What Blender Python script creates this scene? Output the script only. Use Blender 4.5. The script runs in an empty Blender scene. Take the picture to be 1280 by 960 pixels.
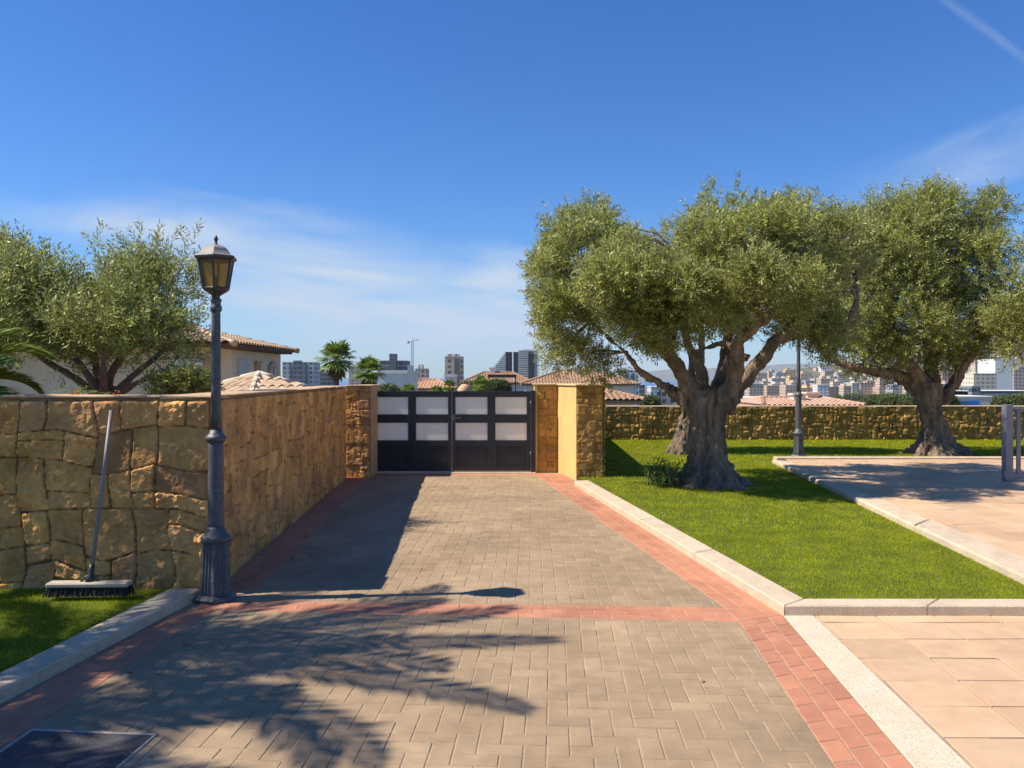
import bpy, math, random
import numpy as np
from mathutils import Vector, noise as mnoise

random.seed(7)
RNG = np.random.default_rng(11)
R = math.radians
SC = bpy.context.scene
COL = SC.collection
EYE = 1.6
F = 1000.0            # focal length in photo pixels
CX, HY = 640.0, 472.0


def G(px, py, z=0.0):
    """photo pixel -> point of the level surface at height z"""
    Y = F * (EYE - z) / (py - HY)
    return ((px - CX) / F * Y, Y)


def PD(px, py, Y):
    return ((px - CX) / F * Y, Y, EYE + (HY - py) / F * Y)


# ------------------------------------------------------------------ tagging
def tag(o, label=None, cat=None, group=None, kind=None):
    if label:
        o['label'] = label
    if cat:
        o['category'] = cat
    if group:
        o['group'] = group
    if kind:
        o['kind'] = kind
    return o


def empty(name, loc=(0, 0, 0), rz=0.0, label=None, cat=None, group=None):
    o = bpy.data.objects.new(name, None)
    o.empty_display_size = 0.2
    COL.objects.link(o)
    o.location = loc
    o.rotation_euler = (0, 0, rz)
    return tag(o, label, cat, group)


def link(name, me, mat=None, parent=None, smooth=False):
    o = bpy.data.objects.new(name, me)
    COL.objects.link(o)
    if mat is not None:
        me.materials.append(mat)
    if parent is not None:
        o.parent = parent
    if smooth:
        me.polygons.foreach_set('use_smooth', [True] * len(me.polygons))
    return o


def copy_tree(o, parent=None):
    c = o.copy()
    COL.objects.link(c)
    if parent is not None:
        c.parent = parent
    for ch in list(o.children):
        copy_tree(ch, c)
    return c


# ------------------------------------------------------------------ mesh builder
class MB:
    def __init__(self):
        self.v, self.f = [], []

    def add(self, vs, fs):
        b = len(self.v)
        self.v += [tuple(p) for p in vs]
        self.f += [tuple(b + i for i in f) for f in fs]
        return self

    def box(self, x0, x1, y0, y1, z0, z1, bev=0.0):
        if bev > 0:
            b = min(bev, (x1-x0)*.45, (y1-y0)*.45, (z1-z0)*.45)
            pts, idx = [], {}
            for sx in (0, 1):
                for sy in (0, 1):
                    for sz in (0, 1):
                        X, Y, Z = (x0, x1)[sx], (y0, y1)[sy], (z0, z1)[sz]
                        dx, dy, dz = (b, -b)[sx], (b, -b)[sy], (b, -b)[sz]
                        idx[sx, sy, sz, 0] = len(pts); pts.append((X, Y+dy, Z+dz))
                        idx[sx, sy, sz, 1] = len(pts); pts.append((X+dx, Y, Z+dz))
                        idx[sx, sy, sz, 2] = len(pts); pts.append((X+dx, Y+dy, Z))
            fs = []
            q = [(0, 0), (1, 0), (1, 1), (0, 1)]
            for s in (0, 1):
                f = [idx[s, a, c, 0] for a, c in q]; fs.append(f if s else f[::-1])
                f = [idx[a, s, c, 1] for a, c in q]; fs.append(f[::-1] if s else f)
                f = [idx[a, c, s, 2] for a, c in q]; fs.append(f if s else f[::-1])
            for a in (0, 1):
                for c in (0, 1):
                    fs.append([idx[a, c, 0, 0], idx[a, c, 1, 0], idx[a, c, 1, 1], idx[a, c, 0, 1]])
                    fs.append([idx[a, 0, c, 0], idx[a, 1, c, 0], idx[a, 1, c, 2], idx[a, 0, c, 2]])
                    fs.append([idx[0, a, c, 1], idx[1, a, c, 1], idx[1, a, c, 2], idx[0, a, c, 2]])
                    for e in (0, 1):
                        fs.append([idx[a, c, e, 0], idx[a, c, e, 1], idx[a, c, e, 2]])
            return self.add(pts, fs)
        vs = [(x, y, z) for z in (z0, z1) for y in (y0, y1) for x in (x0, x1)]
        fs = [(0, 2, 3, 1), (4, 5, 7, 6), (0, 1, 5, 4), (2, 6, 7, 3), (0, 4, 6, 2), (1, 3, 7, 5)]
        return self.add(vs, fs)

    def prism(self, poly, z0, z1, bev=0.0):
        """poly: list of (x,y) ; vertical prism, optional bevel of the top rim"""
        n = len(poly)
        a = sum(poly[i][0]*poly[(i+1) % n][1]-poly[(i+1) % n][0]*poly[i][1] for i in range(n))
        if a < 0:
            poly = poly[::-1]
        rings = [[(x, y, z0) for x, y in poly]]
        if bev > 0:
            ins = inset(poly, bev)
            rings.append([(x, y, z1-bev) for x, y in poly])
            rings.append([(x, y, z1) for x, y in ins])
        else:
            rings.append([(x, y, z1) for x, y in poly])
        vs = [p for r in rings for p in r]
        fs = []
        for k in range(len(rings)-1):
            for i in range(n):
                j = (i+1) % n
                fs.append((k*n+i, k*n+j, (k+1)*n+j, (k+1)*n+i))
        fs.append(tuple(range(n))[::-1])
        fs.append(tuple((len(rings)-1)*n+i for i in range(n)))
        return self.add(vs, fs)

    def tube(self, pts, rads, n=8, cap=True, twist=0.0):
        pts = [Vector(p) for p in pts]
        if not hasattr(rads, '__len__'):
            rads = [rads]*len(pts)
        b = len(self.v)
        up = Vector((0.13, 0.31, 1)).normalized()
        prev = None
        for i, p in enumerate(pts):
            t = (pts[min(i+1, len(pts)-1)]-pts[max(i-1, 0)])
            if t.length < 1e-9:
                t = Vector((0, 0, 1))
            t.normalize()
            if prev is None:
                ref = up if abs(t.dot(up)) < .9 else Vector((1, 0, 0))
                u = t.cross(ref).normalized()
            else:
                u = (prev - t*prev.dot(t)).normalized()
            prev = u
            w = t.cross(u)
            for k in range(n):
                a = 2*math.pi*k/n+twist
                q = p+(u*math.cos(a)+w*math.sin(a))*rads[i]
                self.v.append(tuple(q))
        for i in range(len(pts)-1):
            for k in range(n):
                j = (k+1) % n
                self.f.append((b+i*n+k, b+i*n+j, b+(i+1)*n+j, b+(i+1)*n+k))
        if cap:
            self.f.append(tuple(b+k for k in range(n))[::-1])
            self.f.append(tuple(b+(len(pts)-1)*n+k for k in range(n)))
        return self

    def lathe(self, prof, n=16, c=(0, 0), rot=0.0):
        """prof: list of (r,z) from bottom to top"""
        b = len(self.v)
        for r, z in prof:
            for k in range(n):
                a = 2*math.pi*k/n+rot
                self.v.append((c[0]+r*math.cos(a), c[1]+r*math.sin(a), z))
        for i in range(len(prof)-1):
            for k in range(n):
                j = (k+1) % n
                self.f.append((b+i*n+k, b+i*n+j, b+(i+1)*n+j, b+(i+1)*n+k))
        self.f.append(tuple(b+k for k in range(n))[::-1])
        self.f.append(tuple(b+(len(prof)-1)*n+k for k in range(n)))
        return self

    def build(self, name, mat=None, parent=None, smooth=False, loc=None):
        me = bpy.data.meshes.new(name)
        me.from_pydata(self.v, [], self.f)
        me.update()
        o = link(name, me, mat, parent, smooth)
        if loc:
            o.location = loc
        return o


def inset(poly, d):
    """inset a CCW convex polygon by d"""
    n = len(poly)
    out = []
    for i in range(n):
        p0, p1, p2 = poly[i-1], poly[i], poly[(i+1) % n]
        e1 = (p1[0]-p0[0], p1[1]-p0[1]); e2 = (p2[0]-p1[0], p2[1]-p1[1])
        l1 = math.hypot(*e1) or 1e-9; l2 = math.hypot(*e2) or 1e-9
        n1 = (-e1[1]/l1, e1[0]/l1); n2 = (-e2[1]/l2, e2[0]/l2)
        k = 1+n1[0]*n2[0]+n1[1]*n2[1]
        k = max(k, .35)
        out.append((p1[0]+(n1[0]+n2[0])*d/k, p1[1]+(n1[1]+n2[1])*d/k))
    return out


def area(poly):
    n = len(poly)
    return .5*sum(poly[i][0]*poly[(i+1) % n][1]-poly[(i+1) % n][0]*poly[i][1] for i in range(n))


def ccw(poly):
    return poly if area(poly) > 0 else poly[::-1]


def clip(subj, region):
    """Sutherland-Hodgman, region convex CCW"""
    out = list(subj)
    n = len(region)
    for i in range(n):
        a, b = region[i], region[(i+1) % n]
        inp, out = out, []
        if not inp:
            return []
        def side(p):
            return (b[0]-a[0])*(p[1]-a[1])-(b[1]-a[1])*(p[0]-a[0])
        for k in range(len(inp)):
            p, q = inp[k-1], inp[k]
            sp, sq = side(p), side(q)
            if (sp >= 0) != (sq >= 0):
                t = sp/(sp-sq)
                out.append((p[0]+(q[0]-p[0])*t, p[1]+(q[1]-p[1])*t))
            if sq >= 0:
                out.append(q)
    return out


def np_mesh(name, V, Q, mat=None, parent=None, smooth=False, attrs=None):
    """fast mesh from numpy arrays; Q is (M,k)"""
    me = bpy.data.meshes.new(name)
    V = np.asarray(V, dtype=np.float32); Q = np.asarray(Q, dtype=np.int32)
    k = Q.shape[1]
    me.vertices.add(len(V)); me.vertices.foreach_set('co', V.ravel())
    me.loops.add(Q.size); me.loops.foreach_set('vertex_index', Q.ravel())
    me.polygons.add(len(Q))
    me.polygons.foreach_set('loop_start', np.arange(0, Q.size, k, dtype=np.int32))
    me.polygons.foreach_set('loop_total', np.full(len(Q), k, dtype=np.int32))
    if smooth:
        me.polygons.foreach_set('use_smooth', np.ones(len(Q), dtype=bool))
    if attrs:
        for an, arr in attrs.items():
            at = me.attributes.new(an, 'FLOAT', 'POINT')
            at.data.foreach_set('value', np.asarray(arr, dtype=np.float32))
    me.update(calc_edges=True)
    return link(name, me, mat, parent)


# ------------------------------------------------------------------ numpy noise
_TAB = RNG.random((256, 256))


def vnoise(u, v, s=0):
    u = u+s*17.31; v = v+s*9.77
    i = np.floor(u).astype(int); j = np.floor(v).astype(int)
    a = u-i; b = v-j
    a = a*a*(3-2*a); b = b*b*(3-2*b)
    i0, i1, j0, j1 = i & 255, (i+1) & 255, j & 255, (j+1) & 255
    t = _TAB
    return (t[i0, j0]*(1-a)+t[i1, j0]*a)*(1-b)+(t[i0, j1]*(1-a)+t[i1, j1]*a)*b


def fbm(u, v, s=0, octv=4, gain=.5):
    r = 0; a = 1; tot = 0
    for o in range(octv):
        r = r+a*(vnoise(u*2**o, v*2**o, s+o*3)-.5)
        tot += a; a *= gain
    return r/tot*2


def sstep(a, b, x):
    t = np.clip((x-a)/(b-a), 0, 1)
    return t*t*(3-2*t)


# ------------------------------------------------------------------ materials
def new_mat(name):
    m = bpy.data.materials.new(name)
    m.use_nodes = True
    nt = m.node_tree
    nt.nodes.clear()
    out = nt.nodes.new('ShaderNodeOutputMaterial')
    b = nt.nodes.new('ShaderNodeBsdfPrincipled')
    nt.links.new(b.outputs[0], out.inputs[0])
    return m, nt, b, out


def nd(nt, t, **kw):
    n = nt.nodes.new(t)
    for k, v in kw.items():
        if k.startswith('i_'):
            n.inputs[k[2:].replace('_', ' ')].default_value = v
        else:
            setattr(n, k, v)
    return n


def mth(nt, op, a, b=None, c=None, clamp=False):
    n = nt.nodes.new('ShaderNodeMath'); n.operation = op; n.use_clamp = clamp
    for i, x in enumerate((a, b, c)):
        if x is None:
            continue
        if isinstance(x, (int, float)):
            n.inputs[i].default_value = x
        else:
            nt.links.new(x, n.inputs[i])
    return n.outputs[0]


def mixc(nt, fac, a, b, mode='MIX'):
    n = nt.nodes.new('ShaderNodeMix'); n.data_type = 'RGBA'; n.blend_type = mode
    for i, x in ((0, fac), (6, a), (7, b)):
        if isinstance(x, (int, float)):
            n.inputs[i].default_value = x
        elif isinstance(x, (tuple, list)):
            n.inputs[i].default_value = (*x[:3], 1)
        else:
            nt.links.new(x, n.inputs[i])
    return n.outputs[2]


def mapr(nt, v, a, b, c, d):
    n = nt.nodes.new('ShaderNodeMapRange')
    nt.links.new(v, n.inputs[0])
    for i, x in enumerate((a, b, c, d)):
        n.inputs[i+1].default_value = x
    return n.outputs[0]


def M(name, col, var=.2, scale=4.0, rough=.75, bump=0.0, bscale=60.0, island=0.0, metal=0.0,
      col2=None, stretch=(1, 1, 1), spec=.3, detail=6.0, speck=None, speck_scale=250, attr=None, attr_amt=0.0,
      joint=None, bdist=.01, hue=None, stain=0.0, stain_scale=.8):
    """procedural surface: base colour broken up by noise (var), a second hue (col2), per-piece value (island), bump"""
    m, nt, b, out = new_mat(name)
    L = nt.links.new
    tc = nd(nt, 'ShaderNodeTexCoord')
    mp = nd(nt, 'ShaderNodeMapping'); mp.inputs['Scale'].default_value = stretch
    L(tc.outputs['Object'], mp.inputs[0])
    n1 = nd(nt, 'ShaderNodeTexNoise', i_Scale=scale, i_Detail=detail, i_Roughness=.62)
    L(mp.outputs[0], n1.inputs['Vector'])
    f = mapr(nt, n1.outputs[0], .3, .7, 0, 1)
    c2 = col2 if col2 else tuple(x*(1-var) for x in col)
    c1 = tuple(min(1, x*(1+var*.6)) for x in col)
    c = mixc(nt, f, c2, c1)
    n2 = nd(nt, 'ShaderNodeTexNoise', i_Scale=scale*7.3, i_Detail=4.0)
    L(mp.outputs[0], n2.inputs['Vector'])
    f2 = mapr(nt, n2.outputs[0], .3, .7, 1-var*.7, 1+var*.5)
    vm = nd(nt, 'ShaderNodeVectorMath', operation='SCALE'); L(c, vm.inputs[0]); L(f2, vm.inputs['Scale'])
    c = vm.outputs[0]
    if island:
        g = nd(nt, 'ShaderNodeNewGeometry')
        fi = mapr(nt, g.outputs['Random Per Island'], 0, 1, 1-island, 1+island)
        vm = nd(nt, 'ShaderNodeVectorMath', operation='SCALE'); L(c, vm.inputs[0]); L(fi, vm.inputs['Scale'])
        c = vm.outputs[0]
    if hue:
        a = nd(nt, 'ShaderNodeAttribute', attribute_name='hue')
        c = mixc(nt, a.outputs['Fac'], c, hue)
    if attr:
        a = nd(nt, 'ShaderNodeAttribute', attribute_name=attr)
        fi = mapr(nt, a.outputs['Fac'], 0, 1, 1-attr_amt, 1+attr_amt)
        vm = nd(nt, 'ShaderNodeVectorMath', operation='SCALE'); L(c, vm.inputs[0]); L(fi, vm.inputs['Scale'])
        c = vm.outputs[0]
    if joint:
        a = nd(nt, 'ShaderNodeAttribute', attribute_name='joint')
        c = mixc(nt, a.outputs['Fac'], c, joint)
    if speck:
        n3 = nd(nt, 'ShaderNodeTexNoise', i_Scale=speck_scale, i_Detail=2.0)
        L(tc.outputs['Object'], n3.inputs['Vector'])
        f3 = mapr(nt, n3.outputs[0], .56, .66, 0, .75)
        c = mixc(nt, f3, c, speck)
    if stain:
        n5 = nd(nt, 'ShaderNodeTexNoise', i_Scale=stain_scale, i_Detail=7.0, i_Roughness=.6, i_Distortion=.8)
        L(tc.outputs['Object'], n5.inputs['Vector'])
        f5 = mapr(nt, n5.outputs[0], .42, .68, 1+stain*.35, 1-stain)
        vm = nd(nt, 'ShaderNodeVectorMath', operation='SCALE'); L(c, vm.inputs[0]); L(f5, vm.inputs['Scale'])
        c = vm.outputs[0]
    L(c, b.inputs['Base Color'])
    b.inputs['Roughness'].default_value = rough
    b.inputs['Metallic'].default_value = metal
    b.inputs['Specular IOR Level'].default_value = spec
    if bump:
        n4 = nd(nt, 'ShaderNodeTexNoise', i_Scale=bscale, i_Detail=5.0, i_Roughness=.6)
        L(mp.outputs[0], n4.inputs['Vector'])
        bp = nd(nt, 'ShaderNodeBump', i_Strength=bump, i_Distance=bdist)
        L(n4.outputs[0], bp.inputs['Height'])
        L(bp.outputs[0], b.inputs['Normal'])
    return m


def leaf_mat(name, dark, light, back=None, trans=.25, rough=.45, clump=1.3):
    m, nt, b, out = new_mat(name)
    L = nt.links.new
    g = nd(nt, 'ShaderNodeNewGeometry')
    c = mixc(nt, g.outputs['Random Per Island'], dark, light)
    tc = nd(nt, 'ShaderNodeTexCoord')
    n1 = nd(nt, 'ShaderNodeTexNoise', i_Scale=clump, i_Detail=3.0)
    L(tc.outputs['Object'], n1.inputs['Vector'])
    f = mapr(nt, n1.outputs[0], .3, .7, .72, 1.25)
    vm = nd(nt, 'ShaderNodeVectorMath', operation='SCALE'); L(c, vm.inputs[0]); L(f, vm.inputs['Scale'])
    c = vm.outputs[0]
    if back:
        c = mixc(nt, g.outputs['Backfacing'], c, back)
    L(c, b.inputs['Base Color'])
    b.inputs['Roughness'].default_value = rough
    b.inputs['Specular IOR Level'].default_value = .2
    t = nd(nt, 'ShaderNodeBsdfTranslucent'); L(c, t.inputs['Color'])
    mx = nd(nt, 'ShaderNodeMixShader'); mx.inputs[0].default_value = trans
    L(b.outputs[0], mx.inputs[1]); L(t.outputs[0], mx.inputs[2]); L(mx.outputs[0], out.inputs[0])
    return m


def facade_mat(name, wall, glass=(.03, .045, .06), fh=3.0, bay=3.4, wz=(.28, .8), wx=(.2, .72), slab=None):
    """walls with rows of openings, laid out in the building's own metres"""
    m, nt, b, out = new_mat(name)
    L = nt.links.new
    tc = nd(nt, 'ShaderNodeTexCoord')
    s = nd(nt, 'ShaderNodeSeparateXYZ'); L(tc.outputs['Object'], s.inputs[0])
    n = nd(nt, 'ShaderNodeSeparateXYZ'); L(tc.outputs['Normal'], n.inputs[0])
    ax = mth(nt, 'ABSOLUTE', n.outputs[0]); ay = mth(nt, 'ABSOLUTE', n.outputs[1]); az = mth(nt, 'ABSOLUTE', n.outputs[2])
    h = mth(nt, 'ADD', mth(nt, 'MULTIPLY', s.outputs[0], ay), mth(nt, 'MULTIPLY', s.outputs[1], ax))
    fx = mth(nt, 'FRACT', mth(nt, 'DIVIDE', mth(nt, 'ADD', h, 500*bay), bay))
    fz = mth(nt, 'FRACT', mth(nt, 'DIVIDE', mth(nt, 'ADD', s.outputs[2], 50*fh), fh))
    k = mth(nt, 'MULTIPLY', mth(nt, 'GREATER_THAN', fx, wx[0]), mth(nt, 'LESS_THAN', fx, wx[1]))
    k = mth(nt, 'MULTIPLY', k, mth(nt, 'GREATER_THAN', fz, wz[0]))
    k = mth(nt, 'MULTIPLY', k, mth(nt, 'LESS_THAN', fz, wz[1]))
    k = mth(nt, 'MULTIPLY', k, mth(nt, 'LESS_THAN', az, .5))
    n1 = nd(nt, 'ShaderNodeTexNoise', i_Scale=.15, i_Detail=3.0)
    L(tc.outputs['Object'], n1.inputs['Vector'])
    f = mapr(nt, n1.outputs[0], .3, .7, .85, 1.1)
    vm = nd(nt, 'ShaderNodeVectorMath', operation='SCALE'); vm.inputs[0].default_value = wall; L(f, vm.inputs['Scale'])
    c = vm.outputs[0]
    if slab:
        c = mixc(nt, mth(nt, 'LESS_THAN', fz, .16), c, slab)
    wn = nd(nt, 'ShaderNodeTexWhiteNoise', noise_dimensions='2D')
    cb = nd(nt, 'ShaderNodeCombineXYZ')
    L(mth(nt, 'FLOOR', mth(nt, 'DIVIDE', h, bay)), cb.inputs[0]); L(mth(nt, 'FLOOR', mth(nt, 'DIVIDE', s.outputs[2], fh)), cb.inputs[1])
    L(cb.outputs[0], wn.inputs[0])
    gl = mixc(nt, mth(nt, 'MULTIPLY', wn.outputs[0], .6), glass, tuple(x*.55 for x in wall))
    c = mixc(nt, k, c, gl)
    L(c, b.inputs['Base Color'])
    b.inputs['Roughness'].default_value = .7
    return m
# ================================================================== SETTING
# ------------------------------------------------------------------ terrain
def terrain(x, y):
    x = np.asarray(x, float); y = np.asarray(y, float)
    inside = sstep(20.6, 24, y)
    side = np.maximum(sstep(-7.5, -12, x), 0)*sstep(12, 16, y)
    inside = np.maximum(inside, side)
    z = -.14-3.6*inside
    z = z-sstep(26, 120, y)*9-sstep(100, 480, y)*16-sstep(480, 900, y)*7-sstep(1000, 1250, y)*12*(1-sstep(150, 320, x))
    z = z-sstep(2600, 3150, y)*40
    z = z+sstep(150, 800, x)*sstep(720, 1350, y)*(1-sstep(1700, 2600, y))*70
    z = z+.4*sstep(40, 90, y)*fbm(x/37+9, y/41+4, 3)*3
    return z


def build_ground():
    xs = np.concatenate([-np.geomspace(4000, 30, 34), np.linspace(-26, 26, 40), np.geomspace(30, 4000, 60)])
    ys = np.concatenate([np.linspace(-40, 20.4, 14), np.linspace(20.6, 30, 14), np.geomspace(32, 3200, 90)])
    X, Y = np.meshgrid(xs, ys)
    Z = terrain(X, Y)
    V = np.stack([X, Y, Z], -1).reshape(-1, 3)
    nx = len(xs); i = np.arange(len(ys)-1)[:, None]*nx+np.arange(nx-1)[None]
    Q = np.stack([i, i+1, i+nx+1, i+nx], -1).reshape(-1, 4)
    m = M('dry_ground', (.16, .13, .08), .35, .08, .95, col2=(.06, .085, .03))
    tag(np_mesh('ground', V, Q, m, smooth=True), kind='structure')


build_ground()

# sea out to the horizon
mb = MB()
mb.add([(-60000, -2000, -40), (60000, -2000, -40), (60000, 70000, -40), (-60000, 70000, -40)], [(0, 1, 2, 3)])
sm, nt, b, out = new_mat('sea_water')
b.inputs['Base Color'].default_value = (.02, .11, .26, 1)
b.inputs['Roughness'].default_value = .35
n = nd(nt, 'ShaderNodeTexNoise', i_Scale=.05, i_Detail=6.0)
tc = nd(nt, 'ShaderNodeTexCoord'); nt.links.new(tc.outputs['Object'], n.inputs['Vector'])
bp = nd(nt, 'ShaderNodeBump', i_Strength=.5, i_Distance=3.0)
nt.links.new(n.outputs[0], bp.inputs['Height']); nt.links.new(bp.outputs[0], b.inputs['Normal'])
tag(mb.build('sea', sm), kind='structure')


# far headland across the bay
def headland():
    nx, ny = 90, 14
    u = np.linspace(0, 1, nx); v = np.linspace(0, 1, ny)
    U, W = np.meshgrid(u, v)
    Y0 = 9000
    X = (90+U*560)/F*Y0+W*600
    Yy = Y0+W*2500
    ridge = (4+9*sstep(0, .25, U)*1+4*fbm(U*9, U*0+1, 5)+5*sstep(.25, .5, U)*(1-sstep(.5, .9, U)))/F*Y0
    Z = -41+(ridge+41)*np.sin(np.pi*np.clip(W*1.0, 0, 1))**.8*(1-sstep(.93, 1, U))
    V = np.stack([X, Yy, Z], -1).reshape(-1, 3)
    i = np.arange(ny-1)[:, None]*nx+np.arange(nx-1)[None]
    Q = np.stack([i, i+1, i+nx+1, i+nx], -1).reshape(-1, 4)
    tag(np_mesh('hill', V, Q, M('far_hill', (.11, .115, .075), .2, .002, .95), smooth=True), kind='structure')


headland()

# ------------------------------------------------------------------ paving
SAND = M('joint_sand', (.36, .27, .18), .25, 6, .95)
PAVER = M('grey_paver', (.355, .252, .15), .17, 1.1, .85, bump=.3, bscale=170, island=.08, stain=.16, stain_scale=.9, spec=.22,
          speck=(.17, .13, .09), speck_scale=260, bdist=.004)
REDBR = M('red_paver', (.48, .215, .125), .13, 1.6, .82, bump=.3, bscale=170, island=.09, stain=.14, stain_scale=1.1, spec=.22,
          speck=(.30, .12, .07), speck_scale=240, bdist=.004)


def brick_faces(mb, poly, z, rng, bev=.0045, depth=.012):
    poly = ccw(poly)
    if area(poly) < .0012:
        return
    # drop doubled points
    q = [p for i, p in enumerate(poly) if math.hypot(p[0]-poly[i-1][0], p[1]-poly[i-1][1]) > .004]
    if len(q) < 3:
        return
    z = z+rng.uniform(-.0009, .0009)
    ins = inset(q, bev)
    n = len(q)
    tx, ty = rng.uniform(-.012, .012), rng.uniform(-.012, .012)
    c = (sum(p[0] for p in q)/n, sum(p[1] for p in q)/n)
    h = lambda p: z+(p[0]-c[0])*tx+(p[1]-c[1])*ty
    vs = [(x, y, z-depth) for x, y in q]+[(x, y, h((x, y))-bev*.8) for x, y in q]+[(x, y, h((x, y))) for x, y in ins]
    fs = []
    for k in (0, 1):
        for i in range(n):
            j = (i+1) % n
            fs.append((k*n+i, k*n+j, (k+1)*n+j, (k+1)*n+i))
    fs.append(tuple(2*n+i for i in range(n)))
    mb.add(vs, fs)


def rot2(p, a, o):
    c, s = math.cos(a), math.sin(a)
    return (o[0]+p[0]*c-p[1]*s, o[1]+p[0]*s+p[1]*c)


def herringbone(regions, ang, org, w=.1, gap=.0015, z=0.0, seed=1, holes=()):
    rng = random.Random(seed)
    mb = MB()
    for reg in regions:
        reg = ccw(reg)
        # bounds in brick space
        inv = [rot2((x-org[0], y-org[1]), -ang, (0, 0)) for x, y in reg]
        i0 = int(min(p[0] for p in inv)/w)-3; i1 = int(max(p[0] for p in inv)/w)+3
        j0 = int(min(p[1] for p in inv)/w)-3; j1 = int(max(p[1] for p in inv)/w)+3
        for i in range(i0, i1):
            for j in range(j0, j1):
                m = (i-j) % 4
                if m == 0:
                    r = (i*w+gap, (i+2)*w-gap, j*w+gap, (j+1)*w-gap)
                elif m == 3:
                    r = (i*w+gap, (i+1)*w-gap, j*w+gap, (j+2)*w-gap)
                else:
                    continue
                q = [rot2(p, ang, org) for p in ((r[0], r[2]), (r[1], r[2]), (r[1], r[3]), (r[0], r[3]))]
                cx = sum(p[0] for p in q)/4; cy = sum(p[1] for p in q)/4
                if any(inside(h, (cx, cy)) for h in holes):
                    continue
                q = clip(q, reg)
                if len(q) >= 3:
                    brick_faces(mb, q, z, rng)
    return mb


def inside(poly, p):
    poly = ccw(poly)
    for i in range(len(poly)):
        a, b = poly[i], poly[(i+1) % len(poly)]
        if (b[0]-a[0])*(p[1]-a[1])-(b[1]-a[1])*(p[0]-a[0]) < 0:
            return False
    return True


def strip(mb, L0, L1, R0, R1, rows, blen, z=0.0, seed=2, gap=.0022, bond=.5):
    """brick rows laid along a strip whose left edge is L0-L1 and right edge R0-R1"""
    rng = random.Random(seed)
    L0, L1, R0, R1 = [Vector(p) for p in (L0, L1, R0, R1)]
    length = ((L1-L0).length+(R1-R0).length)/2
    n = max(1, round(length/blen))
    w = (R0-L0).length
    for r in range(rows):
        off = (r % 2)*bond
        for k in range(-1, n+1):
            t0 = max(0, (k+off)/n); t1 = min(1, (k+1+off)/n)
            if t1-t0 < .05/n:
                continue
            s0, s1 = r/rows, (r+1)/rows
            def P(s, t):
                a = L0.lerp(L1, t); b_ = R0.lerp(R1, t)
                return tuple(a.lerp(b_, s))
            gs = gap/w; gt = gap/length
            q = [P(s0+gs, t0+gt), P(s1-gs, t0+gt), P(s1-gs, t1-gt), P(s0+gs, t1-gt)]
            brick_faces(mb, q, z, rng)


# edges of the driveway (metres, on the ground)
def lineX(a, b, y):
    return a[0]+(b[0]-a[0])*(y-a[1])/(b[1]-a[1])


bandT = (G(297, 750), G(905, 759))          # upper edge of the cross band
bandB = (G(268, 763), G(923, 777))          # lower edge
UL_out = (G(270, 738), G(430, 597)); UL_in = (G(317, 741), G(459, 597))
UR_in = (G(905, 759), G(670, 594)); UR_out = (G(979, 768), G(720, 602))
LL_out = (G(0, 884), G(250, 746)); LL_in = (G(0, 935), G(262, 766))
LR_in = (G(924, 777), G(1045, 960)); LR_out = (G(978, 768), G(1143, 960))
GR_out = (G(1018, 770), G(1215, 960))
YE = 1.2                                    # paving continues under the photographer
e = lambda ln, y: (lineX(ln[0], ln[1], y), y)
GATE_Y = 13.36
up_reg = [bandT[0], bandT[1], e(UR_in, GATE_Y-.25), e(UL_in, GATE_Y-.25)]
up_reg[0] = (e(UL_in, bandT[0][1])[0], bandT[0][1])
low_reg = [e(LL_in, YE), e(LR_in, YE), bandB[1], (e(LL_in, bandB[0][1])[0], bandB[0][1])]
MAN = [G(40, 912), G(198, 918), G(121, 985), G(-58, 978)]
ang = math.atan2(bandT[1][1]-bandT[0][1], bandT[1][0]-bandT[0][0])
drive = herringbone([up_reg], ang*.5, bandT[0], seed=3)
low = herringbone([low_reg], ang, bandB[0], seed=4, holes=[])
hole = ccw(MAN)
drive.add(low.v, low.f)
# the base bed under everything
tag(drive.build('driveway', PAVER), kind='structure')
bed = MB()
bed.add([(-5.2, .2, -.0032), (2.0, .2, -.0032), (2.2, 5.6, -.0032), (1.2, 14.2, -.0032), (-3, 14.2, -.0032), (-3, 6.1, -.0032), (-5.2, 6, -.0032)],
        [(0, 1, 2, 3, 4, 5, 6)])
tag(bed.build('paving_bed', SAND), kind='structure')
bed = MB(); bed.add([(1.7, .2, -.008), (9, .2, -.008), (9, 5.6, -.008), (1.7, 5.6, -.008)], [(0, 1, 2, 3)])
tag(bed.build('paving_bed', M('tile_mortar', (.19, .115, .07), .2, 6, .95)), kind='structure')
red = MB()
strip(red, UL_out[0], e(UL_out, GATE_Y), e(UL_in, UL_out[0][1]), e(UL_in, GATE_Y), 3, .2, seed=5)
strip(red, (bandT[1][0], bandT[1][1]), e(UR_in, GATE_Y), (UR_out[0][0], UR_out[0][1]), e(UR_out, GATE_Y), 3, .2, seed=6)
strip(red, (e(UL_out, bandB[0][1])[0]-.02, bandB[0][1]), bandB[1], (e(UL_out, bandT[0][1])[0]-.0, bandT[0][1]), bandT[1], 3, .2, seed=7)
strip(red, e(LL_out, YE), e(LL_out, bandB[0][1]), e(LL_in, YE), e(LL_in, bandB[0][1]), 3, .2, seed=8)
strip(red, e(LR_in, YE), LR_in[0], e(LR_out, YE), (LR_out[0][0], LR_out[0][1]), 3, .2, seed=9)
# the little wedge where the band meets the side strip
brick_faces(red, [bandB[1], (LR_out[0][0]-.004, LR_out[0][1]-.004), bandT[1]], 0, random.Random(3))
strip(red, e(UL_in, GATE_Y-.25), e(UR_in, GATE_Y-.25), e(UL_in, GATE_Y-.02), e(UR_in, GATE_Y-.02), 1, .1, seed=10, bond=0)
tag(red.build('driveway_edging', REDBR), kind='structure')

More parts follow.
